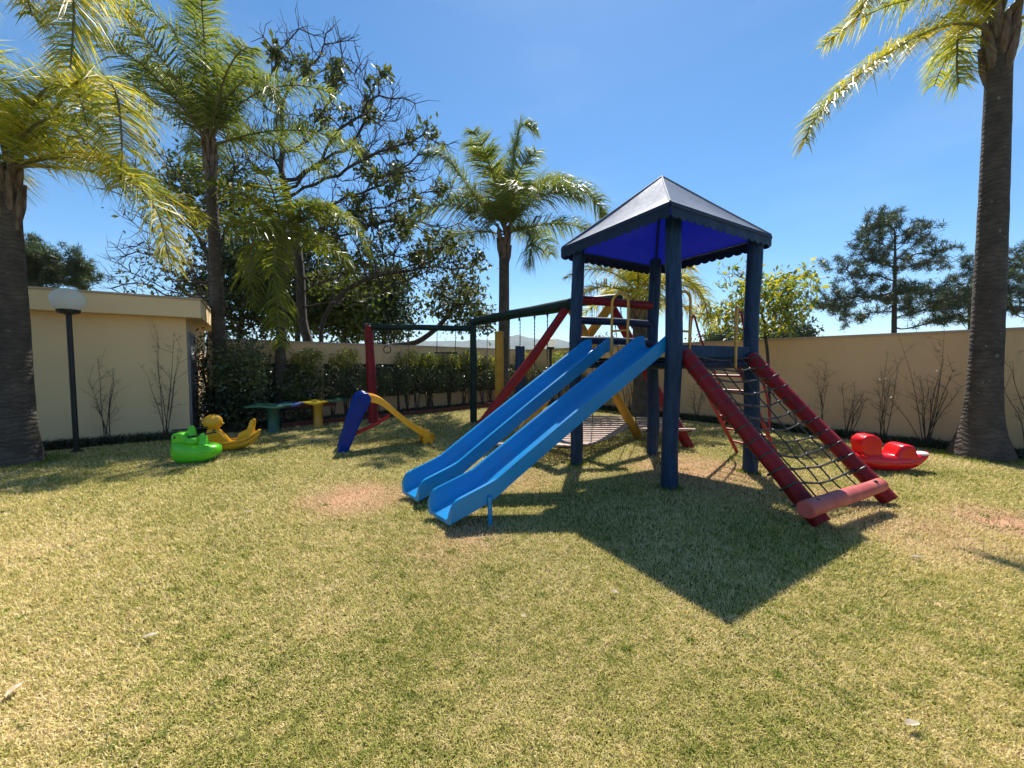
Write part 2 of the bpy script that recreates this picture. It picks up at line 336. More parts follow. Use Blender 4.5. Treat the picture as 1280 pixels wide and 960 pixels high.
def grassmat():
    m, nt, out = newmat('dry_and_green_grass_blades'); g = nt.nodes.new('ShaderNodeNewGeometry'); v = coord(nt)
    def madd(a, k, b):
        n = nt.nodes.new('ShaderNodeMath'); n.operation = 'MULTIPLY_ADD'; nt.links.new(a, n.inputs[0]); n.inputs[1].default_value = k
        if isinstance(b, float): n.inputs[2].default_value = b
        else: nt.links.new(b, n.inputs[2])
        return n.outputs[0]
    s = madd(noise(nt, 1.1, 4, v), .6, -.205); s = madd(noise(nt, 13, 4, v), .85, s); s = madd(g.outputs['Random Per Island'], .42, s)
    s = madd(noise(nt, .25, 2, v), .5, s); s = madd(patches(nt), .5, s)
    s = madd(s, 1.0, -.27)
    col = ramp(nt, [(.12, (.11, .155, .022)), (.38, (.24, .285, .05)), (.54, (.43, .41, .11)), (.74, (.68, .57, .22)), (1, (.86, .70, .40))], s)
    p = nt.nodes.new('ShaderNodeBsdfPrincipled'); col = mixc(nt, patches(nt), col, (.62, .40, .24)); nt.links.new(col, p.inputs['Base Color']); p.inputs['Roughness'].default_value = .55
    p.inputs['Specular IOR Level'].default_value = .08
    t = nt.nodes.new('ShaderNodeBsdfTranslucent'); nt.links.new(col, t.inputs[0]); mx = nt.nodes.new('ShaderNodeMixShader'); mx.inputs[0].default_value = .3
    nt.links.new(p.outputs[0], mx.inputs[1]); nt.links.new(t.outputs[0], mx.inputs[2]); nt.links.new(mx.outputs[0], out.inputs[0]); return m
M['grass'] = grassmat()

# ------------------------------------------------------------------ walls' lines
def wall_back(X): return 15.6 + .95 * X            # back wall line
def wall_right(X): return 17.16 - 1.295 * X         # right wall line
CORNER = Vector((.695, 16.26, 0))
dB = Vector((1, .95, 0)).normalized(); nB = Vector((.95, -1, 0)).normalized()     # along, towards the lawn
dR = Vector((1, -1.295, 0)).normalized(); nR = Vector((-1.295, -1, 0)).normalized()
# ------------------------------------------------------------------ ground
g = MB(); S = 2700
xs = [-S, -40, -12, 0, 12, 40, S]
g.add([(x, y, 0) for y in [-S, -20, 0, 8, 20, 60, S] for x in xs], [(j * 7 + i, j * 7 + i + 1, (j + 1) * 7 + i + 1, (j + 1) * 7 + i) for j in range(6) for i in range(6)])
tag(g.build('ground', M['ground'], smooth=False), kind='structure')
# distant hills
h = MB(); rows = []
HM = surf('far_wooded_hill', (.03, .045, .03), (.07, .085, .05), scale=.012, rough=.95, bmp=0)
nx = 90
for k, (yy, amp) in enumerate(((1250, 0), (1500, .5), (1750, 1), (2100, .9), (2600, 0))):
    for i in range(nx):
        t = i / (nx - 1); x = -2200 + 4400 * t; px = 640 + x / 1750 * 485
        hh = 95 + 32 * math.exp(-((px - 655) / 45) ** 2) + 12 * math.exp(-((px - 545) / 60) ** 2) + 5 * math.sin(px * .11) + 3 * math.sin(px * .31 + k) + 3 * random.uniform(-1, 1)
        rows.append((x, yy, max(-1, hh * amp * (1 if amp else 0) - 1)))
h.add(rows, [(k * nx + i, k * nx + i + 1, (k + 1) * nx + i + 1, (k + 1) * nx + i) for k in range(4) for i in range(nx - 1)])
tag(h.build('hills', HM), kind='structure')

# ------------------------------------------------------------------ walls
WH = 2.10
def seg_box(mb, P0, d, n, s0, s1, z0, z1, t0, t1):
    """box along line P0 + d*s, thickness from t0 to t1 towards n"""
    a = P0 + d * s0; b = P0 + d * s1; vs = []
    for p in (a, b):
        for t in (t0, t1):
            for z in (z0, z1): vs.append(p + n * t + Vector((0, 0, z)))
    mb.add(vs, [(0, 1, 3, 2), (4, 6, 7, 5), (0, 4, 5, 1), (2, 3, 7, 6), (0, 2, 6, 4), (1, 5, 7, 3)])
def line_s(px, P0, d):   # where the view column px meets the wall line (length along it)
    k = (px - 640) / FPX; # (P0.x + d.x s) = k (P0.y + d.y s)
    return (k * P0.y - P0.x) / (d.x - k * d.y)
bw = thing('back_wall', 'beige garden wall with dark lattice openings behind the hedge shrubs', 'wall', CORNER)
sL = line_s(262, CORNER, dB); m = MB()
op = [(line_s(300, CORNER, dB), line_s(392, CORNER, dB)), (line_s(405, CORNER, dB), line_s(655, CORNER, dB))]
seg_box(m, CORNER, dB, nB, sL, 0, -.1, .5, -.16, 0)
seg_box(m, CORNER, dB, nB, sL, 0, 1.5, WH - .05, -.16, 0)
for a, b in ((sL, op[0][0]), (op[0][1], op[1][0]), (op[1][1], 0)): seg_box(m, CORNER, dB, nB, a, b, .5, 1.5, -.16, 0)
m.build('wall_body', M['wall'], bw, smooth=False)
m = MB(); seg_box(m, CORNER, dB, nB, sL, 0, WH - .05, WH, -.19, .03); m.build('coping', M['cap'], bw, smooth=False)
for a, b in op:
    m = MB(); n_ = int((b - a) / .11)
    for i in range(n_ + 1):
        s = a + (b - a) * i / n_; seg_box(m, CORNER, dB, nB, s - .018, s + .018, .5, 1.5, -.10, -.06)
    for k in range(1, 9):
        z = .5 + k / 9; seg_box(m, CORNER, dB, nB, a, b, z - .018, z + .018, -.098, -.062)
    m.build('lattice', M['lattice'], bw, smooth=False)
rw = thing('side_wall', 'tall plain beige rendered wall with thin coping running along the right side', 'wall', CORNER)
m = MB(); seg_box(m, CORNER, dR, nR, 0, 19, -.1, WH - .045, -.18, 0)
m.build('wall_body', M['wall'], rw, smooth=False)
m = MB(); seg_box(m, CORNER, dR, nR, 0, 19, WH - .045, WH, -.21, .03); m.build('coping', M['cap'], rw, smooth=False)
# planting bed and red kerb in front of the back wall
m = MB(); a = CORNER + dB * (sL) + Vector((0, 0, .012)); b = CORNER + dB * -.9 + Vector((0, 0, .012))
m.add([a, b, b + nB * .95, a + nB * .95], [(0, 3, 2, 1)]); tag(m.build('planting_bed', M['soil'], smooth=False), kind='structure')
m = MB(); seg_box(m, CORNER, dB, nB, sL + 1.2, -.9, -.05, .11, .95, 1.05)
tag(m.build('kerb', M['kerb'], smooth=False), 'low dark red kerb edging the hedge bed', 'kerb')
m = MB(); a = CORNER + dR * .9 + Vector((0, 0, .016)); b = CORNER + dR * 15 + Vector((0, 0, .016))
m.add([a, b, b + nR * .42, a + nR * .42], [(0, 1, 2, 3)]); tag(m.build('soil_strip', M['soil'], smooth=False), kind='structure')

# ------------------------------------------------------------------ small building on the left
A = Vector((-6.75, 8.08, 0)); dF = Vector((-1.35, -.88, 0)).normalized(); nF = Vector((.88, -1.35, 0)).normalized(); dS = -nF  # front goes left, side goes back
bd = thing('garden_building', 'low flat-roofed beige outbuilding with a deep fascia, left of the playground', 'building', A)
def quadbox(mb, a, d1, l1, d2, l2, z0, z1):
    p = [a, a + d1 * l1, a + d1 * l1 + d2 * l2, a + d2 * l2]
    vs = [q + Vector((0, 0, z)) for z in (z0, z1) for q in p]
    mb.add(vs, [(0, 3, 2, 1), (4, 5, 6, 7), (0, 1, 5, 4), (1, 2, 6, 5), (2, 3, 7, 6), (3, 0, 4, 7)])
M['bwall'] = surf('warm_beige_render', (.84, .585, .31), (.88, .61, .33), scale=1.3, rough=.9, bmp=.15, bscale=70, bdist=.003, more=(((.70, .49, .27), 1.2, .56, .78, (3, 3, .25)), ((.48, .36, .21), 2.2, .70, .80, (1.4, 1.4, .5))))
m = MB(); quadbox(m, A, dF, 8, dS, 3.4, -.1, 2.46); m.build('wall', M['bwall'], bd, smooth=False)
ov = .28; a = A - dF * ov + nF * ov
rf = MB(); quadbox(rf, a, dF, 8.6, dS, 4.0, 2.44, 2.80); rf = rf.build('roof', M['fascia'], bd, smooth=False, bevel=.01)
m = MB(); quadbox(m, a - dF * .025 + nF * .025, dF, 8.65, dS, 4.05, 2.80, 2.835); m.build('roof_edge_flashing', M['cap'], rf, smooth=False)
m = MB(); quadbox(m, A - dF * .02 + dS * .18, dF, .06, dS, .85, 0, 2.1); dr = m.build('door', M['door'], bd, smooth=False, bevel=.006)
m = MB(); quadbox(m, A - dF * .035 + dS * .10, dF, .07, dS, .07, 0, 2.17); quadbox(m, A - dF * .035 + dS * 1.04, dF, .07, dS, .07, 0, 2.17); quadbox(m, A - dF * .034 + dS * .17, dF, .07, dS, .87, 2.101, 2.17)
m.build('door_frame', M['p_tblue'] if False else M['door'], bd, smooth=False)

# ------------------------------------------------------------------ globe lamps
def lamp(base, H, r, pr, label, group='black garden lamps with white globes'):
    t = thing('globe_lamp', label, 'lamp', base, group); b = Vector(base)
    m = MB(); m.tube([b + Vector((0, 0, -.05)), b + Vector((0, 0, H - r * 1.25))], pr, 16)
    m.lathe(b, [(pr * 2.4, 0), (pr * 2.4, .02), (pr * 1.2, .05)], 20); m.build('pole', M['black'], t)
    m = MB(); m.lathe(b + Vector((0, 0, H - r * 1.15)), [(pr, -.06), (r * .62, -.03), (r * .68, .02), (r * .5, .05)], 24); m.build('collar', M['black'], t)
    m = MB(); m.ball(b + Vector((0, 0, H - r * .3)), (r, r, r * .93), 32, 20); m.build('globe', M['globe'], t)
lb = D(96, 567, 6.55); lb.z = 0
lamp(lb, 2.63, .215, .036, 'black pole lamp with white globe in front of the beige outbuilding')
lb = D(688, 480, 12.9); lb.z = 0
lamp(lb, 2.25, .19, .045, 'small distant globe lamp beside the hedge, seen past the red frame leg')

# ------------------------------------------------------------------ play tower
F_, L_, R_, B_ = Z(837, 611), Z(720, 581), Z(937, 591), Z(815, 568)
u = (L_ - F_).normalized(); w = (R_ - F_).normalized()      # along slide side, along net side
DECK = 1.58; cen = (F_ + L_ + R_ + B_) / 4
tw = thing('play_tower', 'wooden play tower on dark blue log posts with a blue pyramid canopy, its outside coloured grey for sun sheen', 'play tower', cen)
up = Vector((0, 0, 1))
POSTH = {'F': 3.37, 'L': 3.30, 'R': 3.30, 'B': 3.3}
def post(base, top, r, mat='blue_wood'):
    m = MB(); m.log(base - up * .1, top, r, r * .93, n=24, seg=18, wob=.028); return m.build('post', M[mat], tw)
post(F_, Vector((F_.x - .02, F_.y, 3.20)), .098); post(L_, Vector((L_.x + .01, L_.y, 3.18)), .092)
post(R_, Vector((R_.x - .02, R_.y, 3.18)), .098); post(B_, Vector((B_.x, B_.y, 3.18)), .095)
# deck planks + beams
m = MB(); nP = 12
Cn = [F_ + up * DECK, L_ + up * DECK, B_ + up * DECK, R_ + up * DECK]
for i in range(nP):
    a, b = i / nP + .004, (i + 1) / nP - .006
    p = [Cn[0].lerp(Cn[3], a), Cn[0].lerp(Cn[3], b), Cn[1].lerp(Cn[2], b), Cn[1].lerp(Cn[2], a)]
    m.add([q - up * .035 for q in p] + p, [(0, 3, 2, 1), (4, 5, 6, 7), (0, 1, 5, 4), (1, 2, 6, 5), (2, 3, 7, 6), (3, 0, 4, 7)])
m.build('deck', M['navy_wood'], tw, smooth=False)
for a, b, z in ((F_, L_, 1.49), (L_, B_, 1.49), (B_, R_, 1.49), (F_, R_, 1.49)):
    m = MB(); m.log(a + up * z, b + up * z, .05, seg=8, wob=.006); m.build('beam', M['navy_wood'], tw)
m = MB(); dd = (R_ - F_).normalized(); pp = Vector((-dd.y, dd.x, 0))
mid = (F_ + R_) / 2 + up * 1.655; m.box(mid, ((R_ - F_).length - .17, .045, .15), math.atan2(dd.y, dd.x)); m.build('kick_board', M['blue_wood'], tw, bevel=.008)
# railing between L and B
for zz, mt, rr in ((2.44, 'red_wood', .062), (2.145, 'navy_wood', .058), (1.85, 'navy_wood', .058)):
    m = MB(); e = (B_ - L_).normalized(); m.log(L_ + up * zz + e * .05, B_ + up * zz - e * .05, rr, seg=8, wob=.008); m.build('rail', M[mt], tw)
# canopy: corners from the photo's measured square
HC = 3.22; cF = Z(838, 252, HC); cR = Z(964, 294, HC); cL = Z(702, 310, HC); cB = cR + cL - cF; apex = (cR + cL) / 2; apex.z = D(825, 221, apex.y).z
m = MB(); N = 14
for a, b in ((cL, cF), (cF, cR), (cR, cB), (cB, cL)):
    vs = []; fs = []; idx = {}
    nrm = (b - a).cross(apex - a).normalized()
    if nrm.z < 0: nrm = -nrm
    for i in range(N + 1):
        for j in range(N + 1 - i):
            s = j / N; r = i / N; k = 1 - s - r
            p = a * k + b * s + apex * r
            e = min(k, s, r) if True else 0
            p = p - nrm * .10 * (k * s * r) * 9 - nrm * .03 * r * (1 - r) * math.sin(s * 9 + 1) * k * 3
            idx[(i, j)] = len(vs); vs.append(p)
    for i in range(N):
        for j in range(N - i):
            fs.append((idx[i, j], idx[i, j + 1], idx[i + 1, j]))
            if j < N - i - 1: fs.append((idx[i, j + 1], idx[i + 1, j + 1], idx[i + 1, j]))
    vs = [Vector(v) for v in vs]
    t0 = (vs[fs[0][1]] - vs[fs[0][0]]).cross(vs[fs[0][2]] - vs[fs[0][0]])
    if t0.z < 0: fs = [tuple(reversed(f)) for f in fs]
    m.add(vs, fs)
def build_raw(mb, name, mat, parent):
    me = bpy.data.meshes.new(name); off = rootloc(parent); me.from_pydata([tuple(Vector(v) - off) for v in mb.v], [], mb.f); me.shade_smooth(); me.set_sharp_from_angle(angle=R(30))
    me.materials.append(mat); o = bpy.data.objects.new(name, me); COL.objects.link(o); o.parent = parent; return o
can = build_raw(m, 'canopy', M['canopy'], tw)
m = MB()
for a, b in ((cL, cF), (cF, cR), (cR, cB), (cB, cL)):
    L = (b - a).length; nsc = 15; K = 8; out = (a + b) / 2 - Vector((apex.x, apex.y, HC)); out.normalize(); d = (b - a) / (nsc * K)
    topv = []; botv = []
    for i in range(nsc * K + 1):
        fr = (i % K) / K; sc = abs(math.sin(math.pi * fr)) ** .6
        p = a + d * i; topv.append(p + up * .004 + out * .004)
        botv.append(p - up * (.135 + .028 * sc) + out * (.008 + .004 * math.sin(i * .35)))
    n = len(topv); m.add(topv + botv, [(i, i + 1, n + i + 1, n + i) for i in range(n - 1)])
vl = build_raw(m, 'scalloped_valance', M['valance'], can); vl.data.shade_flat(); sm = vl.modifiers.new('solid', 'SOLIDIFY'); sm.thickness = .004
m = MB()
for c in (cF, cR, cL, cB): m.tube([c - up * .03 + (apex - c) * .02, apex - up * .06], .02, 8)
for a, b in ((cL, cF), (cF, cR), (cR, cB), (cB, cL)): m.tube([a - up * .035, b - up * .035], .02, 8)
m.build('canopy_frame', M['navy_wood'], tw)
m = MB()
for c in (cF, cR, cL, cB): m.tube([c + up * .008, c.lerp(apex, .5) + up * .003, apex + up * .01], .011, 6)
m.build('hem_seam', M['canopy'], can)
# yellow grab hoops
def hoop(p0, p1, zb, zt, r=.017, bar=.5):
    p0 = Vector(p0); p1 = Vector(p1); c = (p0 + p1) / 2; hw = (p1 - p0) / 2; rr = hw.length
    pts = [p0 + up * zb, p0 + up * (zt - rr)]
    for k in range(1, 10):
        an = math.pi * k / 10; pts.append(c - hw * math.cos(an) + up * (zt - rr + rr * math.sin(an)))
    pts += [p1 + up * (zt - rr), p1 + up * zb]
    m = MB(); m.tube(pts, r, 10); zz = zb + (zt - zb) * bar; m.tube([p0 + up * zz, p1 + up * zz], r * .8, 8); return m.build('grab_hoop', M['yellow_metal'], tw)
pq = lambda px, s0: None
def on_edge(px, P0, d): return P0 + d * line_s(px, P0, d)
eo = F_ - w * .05
hoop(on_edge(764, eo, u), on_edge(784, eo, u), 1.45, 2.42)
v_ = -u
q_ = on_edge(861, F_ + v_ * .02, w); hoop(q_ - w * .20, q_, 1.42, 2.36)
hp = on_edge(919, F_ + v_ * .10, w); hoop(hp, hp + Vector((.10, .20, 0)), 1.45, 2.24)

# slides
dS1 = -w
def slide(w0, w1, label, yaw=0.0, short=0.0):
    P0 = F_ + u * w0 + dS1 * .02; t = thing('blue_slide', label, 'slide', P0 + dS1 * 2.4, 'parallel blue slides')
    o0 = Vector((P0.x, P0.y, 0)); W = (w1 - w0)
    prof = [(-.06, 1.85), (0.05, 1.83), (.25, 1.70), (.8, 1.355), (1.4, .975), (2.0, .585), (2.22, .44), (2.30, .40), (2.45, .345), (2.62, .285), (2.70, .255)]
    prof = [(p.x * (1 - short), p.z) for p in smoothpath([Vector((a, 0, b)) for a, b in prof], 5)]
    m = MB(); rim = .012; vs = []
    def sec(tt, z, i):
        dep = .150 + .02 * min(1, max(0, (tt - 2.1) / .4))
        return [(0 - .012, z), (.012, z + .006), (.03, z - .01), (.045, z - dep + .03), (.07, z - dep), (W - .07, z - dep), (W - .045, z - dep + .03), (W - .03, z - .01), (W - .012, z + .006), (W + .012, z),
                (W + .012, z - .02), (W + .004, z - dep - .022), (W - .02, z - dep - .034), (.02, z - dep - .034), (-.004, z - dep - .022), (-.012, z - .02)]
    ks = 16
    for i, (tt, z) in enumerate(prof):
        fall = 0
        e = prof[-1][0] - tt
        if e < .07: fall = .09 * (1 - e / .07) ** 2
        for q, (a, zz) in enumerate(sec(tt, z, i)):
            if q in (0, 1, 2, 7, 8, 9, 10, 15): zz -= fall
            vs.append(o0 + u * (a - yaw * tt) + dS1 * tt + up * zz)
    n = len(prof); fs = [(i * ks + j, i * ks + (j + 1) % ks, (i + 1) * ks + (j + 1) % ks, (i + 1) * ks + j) for i in range(n - 1) for j in range(ks)]
    # end caps between the outer and the inner skin
    for b in (0, (n - 1) * ks):
        cap = [(0, 1, 2, 15), (2, 3, 14, 15), (3, 4, 13, 14), (4, 5, 12, 13), (5, 6, 11, 12), (6, 7, 10, 11), (7, 8, 9, 10)]
        fs += [tuple(b + q for q in c) for c in cap]
    m.add(vs, fs); m.build('chute', M['slide_blue'], t, angle=50)
    for a in (.03, W - .03):
        m = MB(); q = o0 + dS1 * 2.33 * (1 - short) + u * (a - yaw * 2.33); m.tube([q + u * (-.05 if a < .1 else .05) + up * .27, q + u * (-.055 if a < .1 else .055) - up * .06], .021, 12); m.build('leg', M['slide_blue'], t)
    return t
slide(.02, .43, 'long blue slide nearest the front post of the play tower')
slide(.87, 1.26, 'long blue slide farther from the camera, beside the left tower post', yaw=.038, short=.022)

# net climbing ramp
nf = thing('net_ramp', 'sloping red logs with a faded crossbar holding the black climbing net', 'climbing ramp', Z(1070, 640))
La, Lb = Z(1028, 661), Z(1114, 632)
T1 = F_ + w * .16 + up * 1.62 + v_ * .03; T2 = R_ - w * .12 + up * 1.60 + v_ * .03
def raillog(a, b, name='side_log'):
    a = Vector(a); b = Vector(b); m = MB(); m.log(a + (a - b).normalized() * .05, b - up * .0, .088, .082, n=22, seg=16, wob=.016); return m.build(name, M['red_wood'], nf)
def tipper(T, base, sgn):
    """the log with its foot cut to a wedge on the ground"""
    d = (base - T).normalized(); m = MB(); r = .088; n = 22; seg = 18
    a = d.cross(up).normalized(); b = a.cross(d).normalized(); vs = []; fs = []
    if b.z < 0: b = -b
    L = (base - T).length
    for i in range(seg + 1):
        t = i / seg
        for j in range(n):
            an = 2 * math.pi * j / n; off = a * math.cos(an) + b * math.sin(an)
            rr = r * (1 - .05 * t) * (1 + .02 * math.sin(9 * t + j) + .015 * math.sin(23 * t))
            ll = (t * (L - .02)); p = T + d * ll + off * rr + a * .012 * math.sin(t * 5)
            if p.z < -.03: p.z = -.03
            vs.append(p)
    for i in range(seg):
        for j in range(n):
            j2 = (j + 1) % n; fs.append((i * n + j, i * n + j2, (i + 1) * n + j2, (i + 1) * n + j))
    fs.append(tuple(range(n))); fs.append(tuple(seg * n + j for j in range(n)))
    m.add(vs, fs); return m.build('side_log', M['red_wood'], nf)
tipper(T1, La + up * .03, 1); tipper(T2, Lb + up * .03, 1)
c0 = Z(1010, 640, .26); c1 = Z(1098, 607, .26)
ax = (Lb - La).normalized(); c0 = Z(1007, 637, .25); c1 = Z(1100, 606, .25)
m = MB(); m.log(c0, c1, .074, .070, n=24, seg=14, wob=.008); m.build('crossbar', M['pink_wood'], nf)
for c_, T_ in ((c0.lerp(c1, .10), 0), (c0.lerp(c1, .88), 0)):
    m = MB(); d_ = (v_ * .35 + up).normalized(); m.lathe(c_ + d_ * .064, [(.018, 0), (.018, .012), (.010, .018)], 8, M=d_.to_track_quat('Z', 'Y').to_matrix()); m.build('bolt', M['black'], nf)
# the net
net = thing('climbing_net', 'black rope net stretched between the two sloping red logs', 'net', Z(1070, 640))
m = MB(); rows = 11; cols = 5; G = []
for i in range(rows + 1):
    t = .03 + .85 * i / rows; a = T1.lerp(La, t); b = T2.lerp(Lb, t); row = []
    for j in range(cols + 1):
        s = j / cols; p = a.lerp(b, s); sag = .075 * math.sin(math.pi * s) * (.35 + .9 * math.sin(math.pi * t)) ; p = p - up * sag + up * .03
        p += Vector((random.uniform(-1, 1), random.uniform(-1, 1), random.uniform(-1, 1))) * .014 * math.sin(math.pi * s); row.append(p)
    G.append(row)
for i in range(rows + 1):
    row = G[i]; pts = smoothpath(row, 3); m.tube(pts, .0115, 6)
    for e, T, La_ in ((row[0], T1, La), (row[-1], T2, Lb)):    # loops round the logs
        t = .03 + .85 * i / rows; c = T.lerp(La_, t); d = (La_ - T).normalized(); a = d.cross(up).normalized(); b = a.cross(d).normalized()
        m.tube([c + (a * math.cos(k * math.pi / 7) + b * math.sin(k * math.pi / 7)) * .092 for k in range(15)], .010, 6)
for j in range(1, cols):
    m.tube(smoothpath([G[i][j] for i in range(rows + 1)], 3), .0085, 6)
for i in range(rows + 1):
    for j in range(1, cols): m.ball(G[i][j], (.021, .021, .018), 8, 6)
m.build('ropes', M['rope'], net)

# rear ladder
la = thing('rear_ladder', 'thin red metal ladder with curved handrails on the far side of the tower', 'ladder', Z(950, 570))
f1, f2 = Z(978, 582), Z(923, 566); e1 = R_ + u * .22 + up * 1.55; e2 = R_ + u * .86 + up * 1.55
for e, f in ((e1, f1), (e2, f2)):
    f = Vector((f.x, f.y, 0)); m = MB(); m.tube([e, f - up * .03], .027, 10); m.build('stringer', M['red_metal'], la)
    d = (f - e); hd = Vector((d.x, d.y, 0)).normalized()
    pts = smoothpath([e + up * -.05, e + up * .5, e + up * .68 + hd * .06, e + d * .20 + up * .62, e + d * .55 + up * .52, e + d * .68 + up * .38, e + d * .70 + up * .12, e + d * .66], 5)
    m = MB(); m.tube(pts, .015, 8); m.build('handrail', M['red_metal'], la)
for k in range(1, 7):
    t = k / 7; m = MB(); m.tube([e1.lerp(Vector((f1.x, f1.y, 0)), t), e2.lerp(Vector((f2.x, f2.y, 0)), t)], .018, 8); m.build('rung', M['red_metal'], la)

# ------------------------------------------------------------------ A-frames, beams
fr = thing('obstacle_frame', 'dark green beam on red and yellow A-frame legs that carries chains and hanging logs', 'play frame', (0, 8, 0))
PG = Z(592, 528); ZB = 2.56
GP = Vector((PG.x, PG.y, 0)); AP = D(709, 384, 6.9); AP.z = ZB - .02
m = MB(); m.log(GP - up * .05, GP + up * (ZB - .05), .088, .085, wob=.015); m.build('post', M['green_wood'], fr)
bd1 = (AP - (GP + up * ZB)); m = MB(); m.log(GP + up * ZB - bd1.normalized() * .08, AP + bd1.normalized() * .10, .095, .105, seg=16, wob=.03); m.build('beam', M['green_wood'], fr)
m = MB(); f = Vector((-.86, 7.0, 0)); m.log(f - up * .04, AP + (AP - f).normalized() * .12 - up * .04, .085, .075, wob=.02); m.build('leg', M['red_wood'], fr)
f = Z(800, 547); m = MB(); m.log(f - up * .04, AP - up * .04 + Vector((.06, .04, 0)), .085, .08, wob=.02); m.build('leg', M['yellow_wood'], fr)
fr2 = thing('obstacle_frame', 'A-frame with one yellow and one red log leg behind the tower rails', 'play frame', (1.7, 7.2, 0))
A2 = D(766, 374, 7.15)
m = MB(); m.log(AP + Vector((.12, .1, .06)), A2 + Vector((.14, .02, .02)), .075, .085, wob=.01); m.build('beam', M['green_wood'], fr2)
f = Vector((.02, 7.45, 0)); m = MB(); m.log(f - up * .04, A2 - up * .06, .088, .08, wob=.015); m.build('leg', M['yellow_wood'], fr2)
f = Z(863, 559); m = MB(); m.log(f - up * .04, A2 - up * .05 + Vector((-.02, .16, 0)), .09, .08, wob=.015); m.build('leg', M['red_wood'], fr2)
def chain(mb, a, b, r=.007):
    a = Vector(a); b = Vector(b); L = (b - a).length; n = max(4, int(L / .035)); pts = [a.lerp(b, i / n) for i in range(n + 1)]
    mb.tube(pts, [r * (1.5 if i % 2 else .7) for i in range(n + 1)], 5)
def on_beam(px, z=None):
    P0 = Vector((GP.x, GP.y, 0)); d = Vector((bd1.x, bd1.y, 0)).normalized(); s = line_s(px, P0, d); return P0 + d * s
for px in (619, 636, 649, 668, 684): q = on_beam(px); bolts = MB(); bolts.tube([q + up * (ZB - .07), q + up * (ZB - .16)], .02, 8); bolts.build('hook', M['black'], fr)
def hang_log(px, ytop, ybot, mat, label, r):
    q = on_beam(px); Y = q.y; zt = D(px, ytop, Y).z; zb = D(px, ybot, Y).z
    t = thing('hanging_log', label, 'hanging log', q + up * zb, 'logs hung from the green beam')
    m = MB(); m.log(q + up * zb, q + up * zt, r, r * .97, seg=8, wob=.01); m.build('log', M[mat], t)
    m = MB(); chain(m, q + up * zt, q + up * (ZB - .12), .009); m.build('chain', M['chain'], t)
hang_log(624, 415, 508, 'yellow_wood', 'yellow log hanging on a chain from the green beam', .10)
hang_log(650, 433, 520, 'blue_wood', 'dark blue log hanging on a chain from the green beam', .105)
sw = thing('chain_seat', 'small red swing seat on two chains next to the hanging yellow log', 'swing', on_beam(620) + up * .55)
q0, q1 = on_beam(609), on_beam(637)
m = MB(); m.box((q0 + q1) / 2 + up * .56, ((q1 - q0).length + .06, .16, .03), math.atan2((q1 - q0).y, (q1 - q0).x)); m.build('seat', M['red_wood'], sw, bevel=.01)
for q in (q0, q1): m = MB(); chain(m, q + up * .57, q + up * (ZB - .08)); m.build('chain', M['chain'], sw)
for px, yb, lab in ((668, 500, 'loose chain hanging from the beam left of the red leg'), (684, 470, 'loose chain hanging behind the top of the red leg')):
    q = on_beam(px); t = MB(); chain(t, q + up * D(px, yb, q.y).z, q + up * (ZB - .08), .01); tag(t.build('hanging_chain', M['chain']), lab, 'chain', 'loose chains on the green beam')

# slatted hanging bridges
def bridge(path, half, label, chains):
    c = Vector(path[len(path) // 2]); t = thing('slat_bridge', label, 'hanging bridge', c, 'slatted hanging bridges'); P = smoothpath(path, 8)
    # resample
    out = [P[0]]; acc = 0
    for a, b in zip(P, P[1:]):
        out.append(b)
    step = .15; pts = []; dist = 0; nxt = 0
    for a, b in zip(P, P[1:]):
        L = (b - a).length
        while nxt <= dist + L: pts.append(a.lerp(b, (nxt - dist) / L)); nxt += step
        dist += L
    for p in pts:
        hx = Vector((half, half * random.uniform(-.04, .04) - half * .06, 0)); m = MB()
        m.box(p, (2 * half, .075, .028), -.06 + random.uniform(-.03, .03)); m.build('slat', M['old_wood'], t, bevel=.004)
    for s in (-1, 1):
        m = MB(); m.tube([p + Vector((s * (half - .06), 0, -.03)) for p in pts], .016, 6); m.build('cable', M['dark_wood'], t)
    for a, b in chains: m = MB(); chain(m, a, b, .008); m.build('chain', M['chain'], t)
    return t
b1 = [(.15, 5.75, .30), (.55, 6.15, .20), (1.0, 6.6, .17), (1.5, 7.15, .22), (1.85, 7.7, .30), (2.1, 8.25, .40)]
bridge(b1, .48, 'slatted hanging bridge passing below the blue slides', [((1.2, 6.6, .22), (1.25, 7.0, 2.5)), ((1.65, 7.9, .3), (1.45, 7.1, 2.55)), ((2.3, 7.7, .33), (1.85, 7.2, 2.6))])
b2 = [(2.75, 6.75, .36), (2.85, 7.15, .27), (2.95, 7.6, .27), (3.05, 8.1, .38)]
bridge(b2, .45, 'slatted hanging bridge seen between the tower posts', [((2.45, 7.6, .3), (2.0, 7.25, 2.6))])

